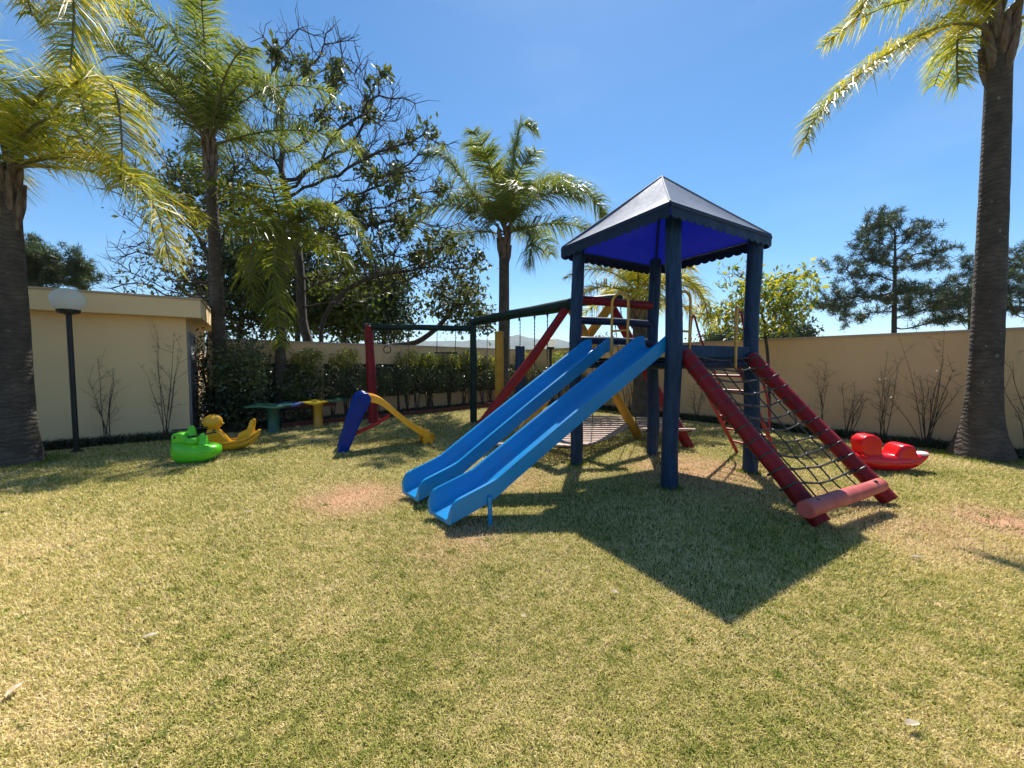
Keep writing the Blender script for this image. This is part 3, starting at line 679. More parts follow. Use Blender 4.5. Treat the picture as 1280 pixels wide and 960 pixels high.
# ------------------------------------------------------------------ back swing set
ss = thing('swing_frame', 'green beam on a red post that carries a ring and a trapeze by the hedge', 'swing frame', (-2.4, 10.1, 0))
RP = Z(467, 529)
RP = Vector((RP.x, RP.y, 0)); RT = D(461, 408, RP.y)
m = MB(); m.log(RP - up * .05, RT, .115, .105, wob=.02); m.build('post', M['red_wood'], ss)
bs, be = D(454, 408, RP.y), D(592, 411, GP.y)
m = MB(); m.log(bs, be - Vector((.1, 0, 0)), .075, .07, wob=.012, seg=16); m.build('beam', M['green_wood'], ss)
def at_beam(px): t = (px - 454) / 138.; return bs.lerp(be, t) - up * .06
p = at_beam(484); t = thing('gym_ring', 'small black gymnastic ring hanging on the left of the green swing beam', 'ring', p - up * .5)
q = D(484, 437, p.y); m = MB(); chain(m, p, q + up * .09, .008); m.build('chain', M['chain'], t)
m = MB(); m.tube([q + Vector((.09 * math.cos(k * math.pi / 10), 0, .09 * math.sin(k * math.pi / 10))) for k in range(21)], .012, 8); m.build('ring', M['black'], t)
p = at_beam(511); m = MB(); m.tube([p, D(511, 447, p.y)], .009, 6); tag(m.build('climbing_rope', M['rope']), 'single thin rope hanging from the swing beam between ring and trapeze', 'rope')
p0, p1 = at_beam(546), at_beam(569); t = thing('trapeze', 'dark trapeze bar on two chains near the green post', 'trapeze', (p0 + p1) / 2)
q0, q1 = D(546, 441, p0.y), D(569, 441, p1.y)
for a, b in ((p0, q0), (p1, q1)): m = MB(); chain(m, a, b, .009); m.build('chain', M['chain'], t)
m = MB(); m.tube([q0 - Vector((.05, 0, 0)), q1 + Vector((.05, 0, 0))], .018, 10); m.build('bar', M['black'], t)

# ------------------------------------------------------------------ small toddler slide
ts = thing('toddler_slide', 'small plastic slide with dark blue ladder and yellow chute in front of the red post', 'slide', Z(425, 563))
bf = Z(424, 566); bf.z = 0; ce = Z(540, 556); ce.z = 0
ex = (ce - bf); ex.z = 0; Lx = ex.length; ex.normalize(); ey = Vector((-ex.y, ex.x, 0))
H0 = .98
Ms = Matrix((ex, ey, up)).transposed()
def P3(x, y, z): return bf + ex * x + ey * y + up * z
sw_ = .46
for s in (0, sw_):
    m = MB(); m.prism([(-.04, 0), (.14, 0), (.40, .62), (.50, .78), (.53, .90), (.48, .99), (.38, 1.02), (.28, .97), (.23, .88)], .07, Ms, P3(0, s, 0)); m.build('side_rail', M['p_blue'], ts, bevel=.025)
for k in range(4):
    z = .16 + .19 * k; x = .05 + z * .37; m = MB(); m.box(P3(x, sw_ / 2, z), (.12, sw_ - .06, .035), math.atan2(ex.y, ex.x)); m.build('step', M['p_blue'], ts, bevel=.01)
pr = [(.40, .86), (.55, .86), (.72, .78), (.95, .57), (1.2, .35), (1.42, .20), (1.62, .13), (Lx - .02, .13)]
pr = [(q.x, q.z) for q in smoothpath([Vector((a, 0, b)) for a, b in pr], 5)]
m = MB(); vs = []; W = sw_
for (x, z) in pr:
    for (y, dz) in ((.0, .10), (.025, .105), (.04, .09), (.06, .0), (W - .06, 0), (W - .04, .09), (W - .025, .105), (W, .10), (W, -.03), (0, -.03)): vs.append(P3(x, y, z + dz * (1 if x < Lx - .08 else .75)))
n = len(pr); k = 10
m.add(vs, [(i * k + j, i * k + (j + 1) % k, (i + 1) * k + (j + 1) % k, (i + 1) * k + j) for i in range(n - 1) for j in range(k)] + [(b, b + 1, b + 2, b + 3, b + 4, b + 5, b + 6, b + 7, b + 8, b + 9) for b in (0, (n - 1) * k)])
m.build('chute', M['p_yellow'], ts)
for s in (.02, W - .07):
    m = MB(); m.prism([(Lx - .16, .13), (Lx - .15, 0), (Lx - .10, 0), (Lx - .08, .05), (Lx - .04, .05), (Lx - .02, 0), (Lx + .03, 0), (Lx + .02, .16), (Lx - .06, .22)], .07, Ms, P3(0, s + .03, 0)); m.build('foot', M['p_yellow'], ts, bevel=.01)
m = MB(); m.tube(smoothpath([P3(.10, .1, .22), P3(.35, .14, .32), P3(.6, .2, .42), P3(.85, .23, .56)], 4), .035, 10); m.build('brace', M['p_red2'], ts)

# ------------------------------------------------------------------ toy table with coloured tops
tb = thing('toy_table', 'low plastic play table with green, blue and yellow wavy tops in the shade', 'table', Z(365, 540))
def disc(c, rx, ry, mat, name, wav=.018, n=40, ph=0, lab=None):
    m = MB(); vs = []; rings = 7
    for lev, dz in ((0, 0), (1, -.035)):
        for i in range(rings + 1):
            r = max(.02, i / rings)
            for j in range(n):
                an = 2 * math.pi * j / n; sq = 1 / (abs(math.cos(an)) ** 4 + abs(math.sin(an)) ** 4) ** .25
                vs.append(Vector(c) + Vector((rx * r * sq * math.cos(an), ry * r * sq * math.sin(an), wav * math.sin(an * 3 + ph) * r + dz)))
    fs = []; K = (rings + 1) * n
    for lev in (0, 1):
        b = lev * K
        for i in range(rings):
            for j in range(n): j2 = (j + 1) % n; fs.append((b + i * n + j, b + i * n + j2, b + (i + 1) * n + j2, b + (i + 1) * n + j))
    for j in range(n): j2 = (j + 1) % n; fs.append((rings * n + j, rings * n + j2, K + rings * n + j2, K + rings * n + j))
    fs.append(tuple(range(n))); fs.append(tuple(K + j for j in range(n)))
    m.add(vs, fs); o = m.build(name, M[mat], tb)
    if lab: o['label'] = lab
tz = .60
for px, rx, ry, mt, lab, ph in ((336, .42, .36, 'p_palegreen', 'faded green table top', 0), (363, .27, .28, 'p_tblue', 'faded blue table top', 1), (393, .30, .28, 'p_tyellow', 'yellow table top', 2), (420, .25, .24, 'p_dkgreen', 'dark green table top', 3)):
    Y = 8.55 + (px - 336) / 84 * 1.0; c = D(px, 500, Y); c.z = tz + (.012 if mt == 'p_tyellow' else 0) + (.03 if px == 420 else 0); disc(c, rx, ry, mt, 'table_top', ph=ph, lab=lab)
for px, mt, Y, rr in ((341, 'p_dkgreen', 8.5, .12), (397, 'p_tleg', 9.2, .105)):
    c = D(px, 500, Y); c.z = 0; m = MB(); m.lathe(c, [(rr * 1.25, 0), (rr * 1.25, .03), (rr, .08), (rr * .92, .45), (rr * 1.3, .565)], 20); m.build('leg', M[mt], tb)
m = MB(); a = D(330, 500, 8.6); b = D(418, 500, 9.5); a.z = b.z = .52; m.tube([a, b], .035, 10); m.build('cross_bar', M['kerb'], tb)

# ------------------------------------------------------------------ rocking toys
def rocker_frame(base, ang):
    e1_ = Vector((math.cos(ang), math.sin(ang), 0)); e2_ = Vector((-math.sin(ang), math.cos(ang), 0))
    return Matrix((e1_, e2_, up)).transposed()
def loftbody(m, secs, MM, c, n=18, ex=2.6):
    """secs: (x, z_center, half_width, half_height)"""
    vs = []; k = len(secs)
    for (x, zc, hw, hh) in secs:
        for j in range(n):
            an = 2 * math.pi * j / n; ca, sa = math.cos(an), math.sin(an)
            yy = math.copysign(abs(ca) ** (2 / ex), ca) * hw; zz = math.copysign(abs(sa) ** (2 / ex), sa) * hh
            vs.append(MM @ Vector((x, yy, zc + zz)) + Vector(c))
    fs = [(i * n + j, i * n + (j + 1) % n, (i + 1) * n + (j + 1) % n, (i + 1) * n + j) for i in range(k - 1) for j in range(n)]
    fs += [tuple(range(n)), tuple((k - 1) * n + j for j in range(n))]; m.add(vs, fs)
def smsec(secs, n=5):
    ks = list(zip(*secs)); a = smoothpath([Vector((s[0], s[1], s[2])) for s in secs], n); b = smoothpath([Vector((s[0], s[3], 0)) for s in secs], n)
    return [(p.x, p.y, max(.004, p.z), max(.004, q.y)) for p, q in zip(a, b)]
# red rocker: head to the left, seat hollow, back rest, white spot at the tail
rb = Z(1103, 587); rb.z = 0
MM = rocker_frame(rb, R(-6))
t = thing('red_rocker', 'bright red plastic animal rocker lying on the grass by the right wall', 'rocking toy', rb)
m = MB(); loftbody(m, smsec([(-.56, .22, .03, .02), (-.50, .20, .09, .035), (-.36, .15, .15, .09), (-.15, .13, .18, .125), (.1, .125, .18, .12), (.32, .15, .16, .10), (.46, .21, .12, .06), (.55, .25, .05, .025)]), MM, rb)
bdy = m.build('body', M['p_red'], t, angle=80)
m = MB(); m.prism([(-.36, .12), (-.34, .28), (-.37, .37), (-.36, .45), (-.29, .50), (-.20, .51), (-.12, .47), (-.09, .40), (-.10, .28), (-.02, .12)], .24, MM, rb); m.build('head', M['p_red'], t, bevel=.032)
m = MB(); m.prism([(.02, .13), (.06, .22), (.12, .35), (.18, .39), (.24, .385), (.30, .37), (.34, .25), (.40, .14)], .30, MM, rb); m.build('backrest', M['p_red'], t, bevel=.045)
m = MB(); m.ball(MM @ Vector((.44, -.05, .255)) + rb, (.075, .085, .028), 16, 8, M=Matrix.Rotation(R(-8), 3, 'Y')); m.build('tail_patch', surf('white_plastic', (.72, .68, .68), (.8, .78, .78), rough=.3, bmp=0), t)
for s in (-1, 1):
    m = MB(); m.tube([MM @ Vector((-.3, s * .1, .2)) + rb, MM @ Vector((-.42, s * .19, .215)) + rb], [.045, .03], 10); m.build('foot_rest', M['p_red'], t)
m = MB(); m.tube(smoothpath([MM @ Vector(q) + rb for q in ((-.52, -.085, .205), (-.3, -.172, .15), (0, -.186, .13), (.3, -.168, .155), (.5, -.09, .235))], 5), .006, 6); m.build('mould_seam', M['p_red'], t)
# duck rocker
db = Z(289, 562); db.z = 0; MM = rocker_frame(db, R(20)) * .96
t = thing('duck_rocker', 'yellow duck shaped plastic rocker behind the green one', 'rocking toy', db)
m = MB(); loftbody(m, smsec([(-.44, .16, .06, .04), (-.36, .12, .14, .09), (-.15, .085, .17, .085), (.1, .09, .17, .08), (.3, .14, .14, .07), (.42, .24, .08, .05), (.46, .28, .04, .025)]), MM, db); m.build('body', M['p_duck'], t, angle=80)
m = MB()
rim = smoothpath([MM @ Vector(q) + db for q in ((-.40, 0, .19), (-.25, -.17, .17), (0, -.19, .155), (.25, -.16, .20), (.46, 0, .33), (.25, .16, .20), (0, .19, .155), (-.25, .17, .17), (-.40, 0, .19))], 5); m.tube(rim, .024, 8); m.build('rim', M['p_duck'], t)
m = MB(); loftb = [(-.33, .14), (-.36, .30), (-.33, .40), (-.22, .42), (-.15, .36), (-.08, .26), (.0, .17), (.02, .13)]; m.prism(loftb, .17, MM, db); m.build('neck', M['p_duck'], t, bevel=.05)
m = MB(); m.ball(MM @ Vector((-.26, 0, .52)) + db, (.15, .14, .14), 20, 14, M=MM); m.build('head', M['p_duck'], t)
m = MB(); m.lathe(MM @ Vector((-.16, 0, .49)) + db, [(.035, 0), (.028, .03), (.008, .07)], 10, M=MM @ Matrix.Rotation(R(90), 3, 'Y')); m.build('beak', M['p_yellow'], t)
for s in (-1, 1): m = MB(); m.ball(MM @ Vector((-.21, s * .10, .52)) + db, .016, 8, 6); m.build('eye', M['black'], t)
m = MB(); m.tube([MM @ Vector((-.21, -.17, .385)) + db, MM @ Vector((-.21, .17, .385)) + db], .013, 8); m.build('handle_bar', M['black'], t)
m = MB(); m.prism([(.08, .14), (.14, .30), (.20, .33), (.27, .36), (.32, .52), (.37, .56), (.40, .52), (.37, .36), (.39, .24)], .16, MM, db); m.build('backrest', M['p_duck'], t, bevel=.04)
# green rocker
gb = Z(245, 577); gb.z = 0; MM = rocker_frame(gb, R(205))
t = thing('green_rocker', 'bright green plastic animal rocker with black handle bars, in front of the duck', 'rocking toy', gb)
MM = rocker_frame(gb, R(12))
m = MB(); loftbody(m, smsec([(-.28, .20, .05, .05), (-.26, .19, .13, .13), (-.15, .17, .19, .17), (.02, .15, .21, .15), (.18, .15, .20, .13), (.30, .17, .12, .08), (.33, .17, .05, .04)]), MM, gb, ex=3.2); m.build('body', M['p_green'], t, angle=80)
m = MB(); m.prism([(-.27, .2), (-.27, .42), (-.24, .46), (-.14, .46), (-.08, .42), (-.04, .30), (.04, .2)], .2, MM, gb); m.build('head', M['p_green'], t, bevel=.045)
for (x, y, h_) in ((-.06, .04, .55), (.12, -.03, .44)):
    m = MB(); m.lathe(MM @ Vector((x, y, .25)) + gb, [(.085, 0), (.06, h_ * .3), (.045, h_ - .28), (.02, h_ - .25)], 16); m.build('handle_post', M['p_green'], t)
m = MB(); m.tube(smoothpath([MM @ Vector(q) + gb for q in ((-.26, -.12, .21), (-.12, -.185, .18), (.05, -.205, .16), (.2, -.19, .17), (.31, -.11, .185))], 5), .010, 6); m.build('mould_seam', M['p_green'], t)
m = MB(); m.ball(MM @ Vector((-.215, -.10, .40)) + gb, (.016, .010, .02), 8, 6); m.build('eye', M['black'], t)
m = MB(); m.ball(MM @ Vector((.0, -.1, .33)) + gb, (.09, .05, .06), 14, 8, M=MM); m.build('ear', M['p_green'], t)
for a, b in (((-.32, .04, .49), (.14, .08, .51)), ((-.06, -.05, .39), (.30, -.02, .45))):
    m = MB(); m.tube([MM @ Vector(a) + gb, MM @ Vector(b) + gb], .013, 8); m.build('handle_bar', M['black'], t)

# ------------------------------------------------------------------ foliage machinery (numpy)
def unit(a): return a / (np.linalg.norm(a, axis=1, keepdims=True) + 1e-9)
def leaves(P, size, wid=.5, droop=.3, rng=RNG, updir=None, jit=1.0):
    """one folded leaf (two triangles) at each point"""
    n = len(P); d = rng.normal(size=(n, 3)); d[:, 2] -= droop; d = unit(d)
    s = unit(np.cross(d, unit(rng.normal(size=(n, 3)) + np.array([0, 0, 1.2])))); L = size * rng.uniform(.6, 1.25, (n, 1))
    nn = np.cross(d, s); mid = P + d * L * .5 + nn * L * .06; W = L * wid * .5
    V = np.stack([P, mid + s * W, P + d * L, mid - s * W], 1).reshape(-1, 3); b = (np.arange(n) * 4)[:, None]
    F = np.concatenate([b + np.array([[0, 1, 2]]), b + np.array([[0, 2, 3]])], 0); return V, F
def tubes_np(A_, B_2, ra, rb, n=5):
    """open tubes for many branch segments"""
    k = len(A_); d = unit(B_2 - A_); ref = np.where(np.abs(d[:, 2:3]) < .9, np.array([[0, 0, 1.]]), np.array([[1., 0, 0]]))
    a = unit(np.cross(d, ref)); b = np.cross(d, a); an = np.arange(n) * 2 * math.pi / n
    ring = a[:, None, :] * np.cos(an)[None, :, None] + b[:, None, :] * np.sin(an)[None, :, None]
    V = np.concatenate([A_[:, None] + ring * ra[:, None, None], B_2[:, None] + ring * rb[:, None, None]], 1).reshape(-1, 3)
    base = (np.arange(k) * 2 * n)[:, None, None]; j = np.arange(n); j2 = (j + 1) % n
    F = (np.stack([j, j2, j2 + n, j + n], 1)[None] + base).reshape(-1, 4); return V, F
def colonize(nodes, parents, attr, step, infl, kill, iters, rng, trop=(0, 0, .08)):
    nodes = [np.array(x, float) for x in nodes]; parents = list(parents); attr = attr.copy(); trop = np.array(trop)
    for _ in range(iters):
        if len(attr) == 0: break
        Nn = np.array(nodes); d2 = ((attr[:, None, :] - Nn[None]) ** 2).sum(2); near = d2.argmin(1); dm = d2[np.arange(len(attr)), near]
        act = dm < infl ** 2
        if not act.any():
            act = dm <= np.sort(dm)[min(len(dm) - 1, 20)]
        new = []
        for i in np.unique(near[act]):
            v = unit(attr[act & (near == i)] - Nn[i]).sum(0); v = v / (np.linalg.norm(v) + 1e-9) + trop + rng.normal(size=3) * .18; v /= np.linalg.norm(v)
            new.append((i, Nn[i] + v * step))
        for i, p in new: nodes.append(p); parents.append(i)
        Nw = np.array([p for _, p in new]); d2 = ((attr[:, None, :] - Nw[None]) ** 2).sum(2).min(1); attr = attr[d2 > kill ** 2]
        if len(nodes) > 2600: break
    return np.array(nodes), parents
def ellipsoid_pts(blobs, n, rng, shell=.0):
    """blobs: (center Vector, rx, ry, rz, weight)"""
    ws = np.array([b[4] for b in blobs]); ws = ws / ws.sum(); out = []
    for (c, rx, ry, rz, _), q in zip(blobs, ws):
        k = max(3, int(n * q)); v = unit(rng.normal(size=(k, 3))) * (rng.uniform(shell, 1, (k, 1)) ** (1 / 2.2)); out.append(v * np.array([rx, ry, rz]) + np.array(c))
    return np.concatenate(out)
def blob(px, py, rpx, rpy, Y, depth=None, wgt=None):
    c = D(px, py, Y); k = Y / FPX; rx = rpx * k; rz = rpy * k; return (c, rx, depth or (rx + rz) / 2, rz, wgt or rx * rz)
def puffs(blobs, count, rpx, Y, seed):
    rng = np.random.default_rng(seed); C = ellipsoid_pts(blobs, count, rng); r_ = rpx * Y / FPX
    return [(Vector(c), r_ * q, r_ * q, r_ * q * .95, q * q) for c, q in zip(C, rng.uniform(.6, 1.3, len(C)))]
def tree(name, label, trunk_px, Y, blobs, seed, n_attr=700, step=.35, leafm='leaf_tree', leaf_n=0, leaf_size=.14, r_tip=.012, r_exp=2.4, leafblobs=None,
         needles=0, needle_len=.3, twigs=2, leaf_frac=1.0, group=None, trunk_r=None, cat='tree', Ys=None, bark='bark', cluster=.22, infl=2.2, kill=.5, rmax=9, wid=.5):
    rng = np.random.default_rng(seed)
    tp = []; Ys = Ys or [Y] * len(trunk_px)
    for (px, py), y_ in zip(trunk_px, Ys): tp.append(D(px, py, y_))
    base = Vector((tp[0].x, tp[0].y, 0)); tp = [base - up * .1] + [q for q in tp if q.z > .15]
    pts = smoothpath(tp, 4) if len(tp) > 2 else [tp[0].lerp(tp[1], i / 6) for i in range(7)]
    fine = [pts[0]]
    for a, b in zip(pts, pts[1:]):
        k = max(1, int((b - a).length / step)); fine += [a.lerp(b, (i + 1) / k) for i in range(k)]
    attr = ellipsoid_pts(blobs, n_attr, rng)
    nodes, par = colonize([tuple(q) for q in fine], [-1] + list(range(len(fine) - 1)), attr, step, infl * step / .35 * .6 + infl * .4, kill, 90, rng)
    n = len(nodes); kids = np.zeros(n, int); rad = np.zeros(n)
    for i in range(n - 1, 0, -1):
        if kids[i] == 0: rad[i] = r_tip ** r_exp
        rad[par[i]] += rad[i]; kids[par[i]] += 1
    rad = np.minimum(rad ** (1 / r_exp), rmax); par = np.array(par)
    if trunk_r: rad[:len(fine)] = np.maximum(rad[:len(fine)], np.linspace(trunk_r, trunk_r * (.15 if needles else .45), len(fine)))
    t = thing(name, label, cat, base, group); m = MB(); idx = np.arange(1, n)
    V, F = tubes_np(nodes[par[idx]], nodes[idx], np.minimum(rad[par[idx]], rad[idx] * 1.35), rad[idx], 6); m.arr(V, F)
    tips = np.where((rad < r_tip * 2.6) & (np.arange(n) > len(fine)))[0]
    if twigs:
        A1 = np.repeat(nodes[tips], twigs, 0); pd = unit(nodes[tips] - nodes[par[tips]]); d = unit(np.repeat(pd, twigs, 0) * .7 + rng.normal(size=A1.shape) * .6 + np.array([0, 0, .25]))
        B1 = A1 + d * step * rng.uniform(.5, 1.3, (len(A1), 1)); V, F = tubes_np(A1, B1, np.full(len(A1), r_tip * .8), np.full(len(A1), r_tip * .55), 3); m.arr(V, F)
        d2 = unit(d + rng.normal(size=d.shape) * .45 + np.array([0, 0, .2])); C1 = B1 + d2 * step * rng.uniform(.4, 1., (len(A1), 1)); V, F = tubes_np(B1, C1, np.full(len(A1), r_tip * .55), np.full(len(A1), r_tip * .3), 3); m.arr(V, F)
        tp2 = np.concatenate([nodes[tips], B1, C1])
    else: tp2 = nodes[tips]
    m.build('trunk', M[bark], t)
    if leaf_n:
        src = tp2
        if leafblobs is not None:
            keep = np.zeros(len(src), bool)
            for c, rx, ry, rz, _ in leafblobs: keep |= ((((src - np.array(c)) / np.array([rx, ry * 1.6, rz])) ** 2).sum(1) < 1.0)
            src = src[keep | (rng.random(len(src)) < .04)]
        src = src[rng.random(len(src)) < leaf_frac]
        if len(src):
            P = src[rng.integers(0, len(src), leaf_n)] + rng.normal(size=(leaf_n, 3)) * cluster; m = MB(); V, F = leaves(P, leaf_size, wid, .6, rng); m.arr(V, F); m.build('crown', M[leafm], t, smooth=False)
    if needles:
        src = tp2; k = 60; src = src[rng.random(len(src)) < needles]; P = np.repeat(src, k, 0); P = P + rng.normal(size=P.shape) * needle_len * .3; d = unit(rng.normal(size=P.shape) + np.array([0, 0, .35]))
        s = unit(np.cross(d, rng.normal(size=d.shape))); L = needle_len * rng.uniform(.6, 1.2, (len(P), 1)); wd = needle_len * .055
        V = np.stack([P - s * wd, P + s * wd, P + d * L], 1).reshape(-1, 3); F = np.arange(len(V)).reshape(-1, 3); m = MB(); m.arr(V, F); m.build('crown', M[leafm], t, smooth=False)
    return t

# ------------------------------------------------------------------ palms
def frond(P, L0, wdt, mbL, mbR, rng, dens=34, rachis_r=.022, droop=.5):
    """P: rachis points (k,3); leaflets on both sides in several planes"""
    P = [Vector(p) for p in P]; Lt = sum((b - a).length for a, b in zip(P, P[1:])); k = len(P)
    mbR.tube(P, [rachis_r * (1 - .8 * i / (k - 1)) + .003 for i in range(k)], 6, caps=False)
    A_ = np.array([tuple(p) for p in P]); seg = np.linalg.norm(np.diff(A_, axis=0), axis=1); cum = np.concatenate([[0], np.cumsum(seg)])
    n = int(Lt * dens * .85); s = np.sort(rng.uniform(.12, 1, n)) * cum[-1]; pos = np.stack([np.interp(s, cum, A_[:, i]) for i in range(3)], 1)
    pos2 = np.stack([np.interp(np.minimum(s + .03, cum[-1] + .03), cum, A_[:, i]) for i in range(3)], 1); prev = np.stack([np.interp(s - .05, cum, A_[:, i]) for i in range(3)], 1)
    T = unit(pos2 - prev); S_ = unit(np.cross(T, np.array([0, 0, 1.]) + np.zeros_like(T) + 1e-3)); N = np.cross(S_, T); tt = (s / cum[-1])[:, None]
    for sg in (-1, 1):
        L = 1.25 * L0 * (np.sin(np.pi * np.clip(.12 + .80 * tt, 0, 1)) ** .7) * rng.uniform(.8, 1.15, (n, 1))
        d = unit(sg * S_ * rng.uniform(.7, 1.1, (n, 1)) + T * (.22 + .45 * tt) + N * rng.uniform(-.35, .7, (n, 1)))
        m1 = pos + d * L * .45 + np.array([0, 0, -1.]) * L * .07 * droop; tip = pos + d * L * .85 + np.array([0, 0, -1.]) * L * rng.uniform(.3, 1.0, (n, 1)) * droop + T * L * .08
        d = unit(d + rng.normal(size=d.shape) * .12); wv = unit(np.cross(d, N + rng.normal(size=N.shape) * .5)) * wdt * rng.uniform(.7, 1.2, (n, 1))
        V = np.stack([pos - wv * .5, pos + wv * .5, m1 + wv * .5, m1 - wv * .5, tip], 1).reshape(-1, 3); b = (np.arange(n) * 5)[:, None]
        mbL.arr(V, b + np.array([[0, 1, 2, 3]])); mbL.arr(np.zeros((0, 3)), (b + np.array([[3, 2, 4]])) - len(V))
def arr_fix(mb): pass
def palm(name, label, base, top, r0, r1, crown_r, nf, seed, leafm, elev=(0, 75), L0=.5, wdt=.028, hero=(), group=None, az=None, flare=1.5, boots=True, bendr=(1.0, 1.7), dens=34, lean=None, skip=None, shaft=.7):
    rng = np.random.default_rng(seed); random.seed(seed); base = Vector(base); top = Vector(top)
    t = thing(name, label, 'palm tree', base, group); m = MB(); H = (top - base).length; pts = []; rs = []; K = 34
    for i in range(K + 1):
        s = i / K; p = base.lerp(top, s) + Vector((math.sin(s * 3.1) * .04 * r0 * 3, 0, 0)); z = s * H
        fl = 1 + (flare - 1) * math.exp(-z / .35); ring = 1 + .008 * math.sin(i * 2.6) + .012 * random.uniform(-1, 1)
        pts.append(p - (up * .08 if i == 0 else up * 0)); rs.append((r0 + (r1 - r0) * s) * fl * ring)
    m.tube(pts, rs, 22); m.build('trunk', M['palmbark'], t)
    if boots:      # old leaf bases under the crown
        m = MB()
        for k in range(14):
            an = k * 2.4; hgt = -.55 + .75 * k / 14; dd = Vector((math.cos(an), math.sin(an), 0)); p0 = top + up * hgt + dd * r1 * .68
            m.tube([p0 - up * .22, p0 + dd * r1 * .35, p0 + up * .34 + dd * r1 * .8], [r1 * .36, r1 * .42, r1 * .14], 8)
        m.build('leaf_bases', M['boot'], t)
    mL = MB(); mR = MB()
    cr = top + up * .1
    for k in range(nf):
        a = (k * 2.39996 + rng.uniform(-.25, .25)) if az is None else az[k % len(az)] + rng.uniform(-.15, .15)
        e = R(elev[0] + (elev[1] - elev[0]) * (k / max(1, nf - 1)) + rng.uniform(-7, 7)); L = crown_r * rng.uniform(.85, 1.12) * (1.0 if e < 1.1 else .9)
        if skip and skip(math.degrees(a) % 360, math.degrees(e)): continue
        bend = rng.uniform(*bendr) * (1.0 if e > .5 else .8); P = [cr + up * (.25 * k / nf)]; nseg = 12
        for i in range(nseg):
            s = (i + .5) / nseg; th = e - bend * s ** 1.5 ; dd = Vector((math.cos(a) * math.cos(th), math.sin(a) * math.cos(th), math.sin(th))); P.append(P[-1] + dd * L / nseg)
        frond(P, L0, wdt, mL, mR, rng, dens=dens)
    for hp in hero: frond(smoothpath(hp, 5), L0, wdt, mL, mR, rng, dens=dens * 1.3)
    # merge frond buffers: each frond added quads then tris that reuse the same vertices
    cr_o = mL.build('crown', M[leafm], t, smooth=False) if False else build_leaf(mL, 'crown', M[leafm], t)
    mR.build('frond_stems', M['palm_green'] if False else M['stem'], t)
    return t
def build_leaf(mb, name, mat, parent):
    V = []; loops = []; tot = []; base = 0; lastbase = 0
    for v, f in zip(mb.av, mb.af):
        if len(v): lastbase = base; V.append(v); loops.append((f + lastbase).ravel()); tot.append(np.full(len(f), f.shape[1])); base += len(v); lastn = len(v)
        else: loops.append((f + lastn + lastbase).ravel()); tot.append(np.full(len(f), f.shape[1]))
    me = bpy.data.meshes.new(name); off = np.array(rootloc(parent)); V = np.concatenate(V) - off; L = np.concatenate(loops).astype(np.int32); T = np.concatenate(tot).astype(np.int32); S = np.concatenate([[0], np.cumsum(T)[:-1]]).astype(np.int32)
    me.vertices.add(len(V)); me.vertices.foreach_set('co', V.astype(np.float32).ravel()); me.loops.add(len(L)); me.loops.foreach_set('vertex_index', L)
    me.polygons.add(len(T)); me.polygons.foreach_set('loop_start', S); me.polygons.foreach_set('loop_total', T); me.update(calc_edges=True); me.validate(); me.materials.append(mat)
    o = bpy.data.objects.new(name, me); COL.objects.link(o); o.parent = parent; return o
M['stem'] = surf('frond_stem', (.10, .10, .03), (.20, .15, .06), scale=3, rough=.5, bmp=0)

def gnd(px, Y): q = D(px, 480, Y); return Vector((q.x, q.y, 0))
# P1 left
b = gnd(14, 5.75); tp = D(8, 222, 5.75)
palm('queen_palm', 'thick trunked palm at the left edge with yellow green fronds', b, tp, .21, .115, 2.4, 13, 11, 'palm_yellow', (10, 82), .55, .013,
     hero=[[D(14, 212, 5.75), D(45, 198, 5.7), D(100, 190, 5.6), D(150, 215, 5.5), D(195, 262, 5.5), D(212, 330, 5.5)],
           [D(14, 210, 5.75), D(60, 150, 5.7), D(100, 100, 5.6), D(140, 105, 5.5), D(152, 170, 5.4), D(150, 235, 5.4)],
           [D(14, 210, 5.75), D(30, 150, 5.6), D(60, 110, 5.4), D(95, 115, 5.2), D(110, 160, 5.1)]], dens=62)
# P0 top-left, trunk outside the frame
b = Vector((-8.1, 4.9, 0)); tp = Vector((-8.0, 4.9, 7.3))
palm('queen_palm', 'tall palm whose fronds hang into the top left corner of the view', b, tp, .2, .13, 2.6, 14, 12, 'palm_yellow', (0, 75), .6, .013,
     hero=[[Vector((-7.9, 4.9, 7.4)), D(40, -70, 5.0), D(78, -50, 5.0), D(92, 5, 5.0), D(88, 85, 5.0)], [Vector((-7.9, 4.9, 7.4)), D(-20, -60, 4.8), D(20, -40, 4.7), D(40, 20, 4.7)]], dens=62)
# P2 tall slim palm behind the outbuilding corner
b = gnd(276, 9.0); tp = D(262, 190, 9.0)
palm('queen_palm', 'tall slim palm rising beside the outbuilding, left of the bare tree', b, tp, .15, .10, 3.1, 13, 13, 'palm_grey', (22, 90), .62, .019, dens=62, flare=1.3,
     hero=[[D(262, 180, 9), D(256, 100, 8.8), D(242, 20, 8.6), D(232, -20, 8.4)], [D(262, 180, 9), D(225, 120, 9), D(190, 85, 9), D(165, 100, 9)], [D(262, 185, 9), D(295, 110, 9), D(330, 100, 9), D(350, 140, 9)]])
# P3 young palm with a hanging frond
b = gnd(347, 9.7); tp = D(352, 300, 9.75)
palm('queen_palm', 'young fresh green palm with one broad frond hanging in front of its trunk', b, tp, .13, .09, 2.0, 12, 14, 'palm_green', (2, 66), .55, .024, dens=48, flare=1.2,
     hero=[[D(352, 296, 9.7), D(346, 280, 9.3), D(342, 310, 9.1), D(346, 370, 9.1), D(350, 432, 9.2)], [D(355, 296, 9.7), D(400, 262, 9.6), D(440, 280, 9.5), D(462, 320, 9.5)], [D(352, 296, 9.7), D(322, 290, 9.5), D(312, 330, 9.4), D(316, 380, 9.4)]])
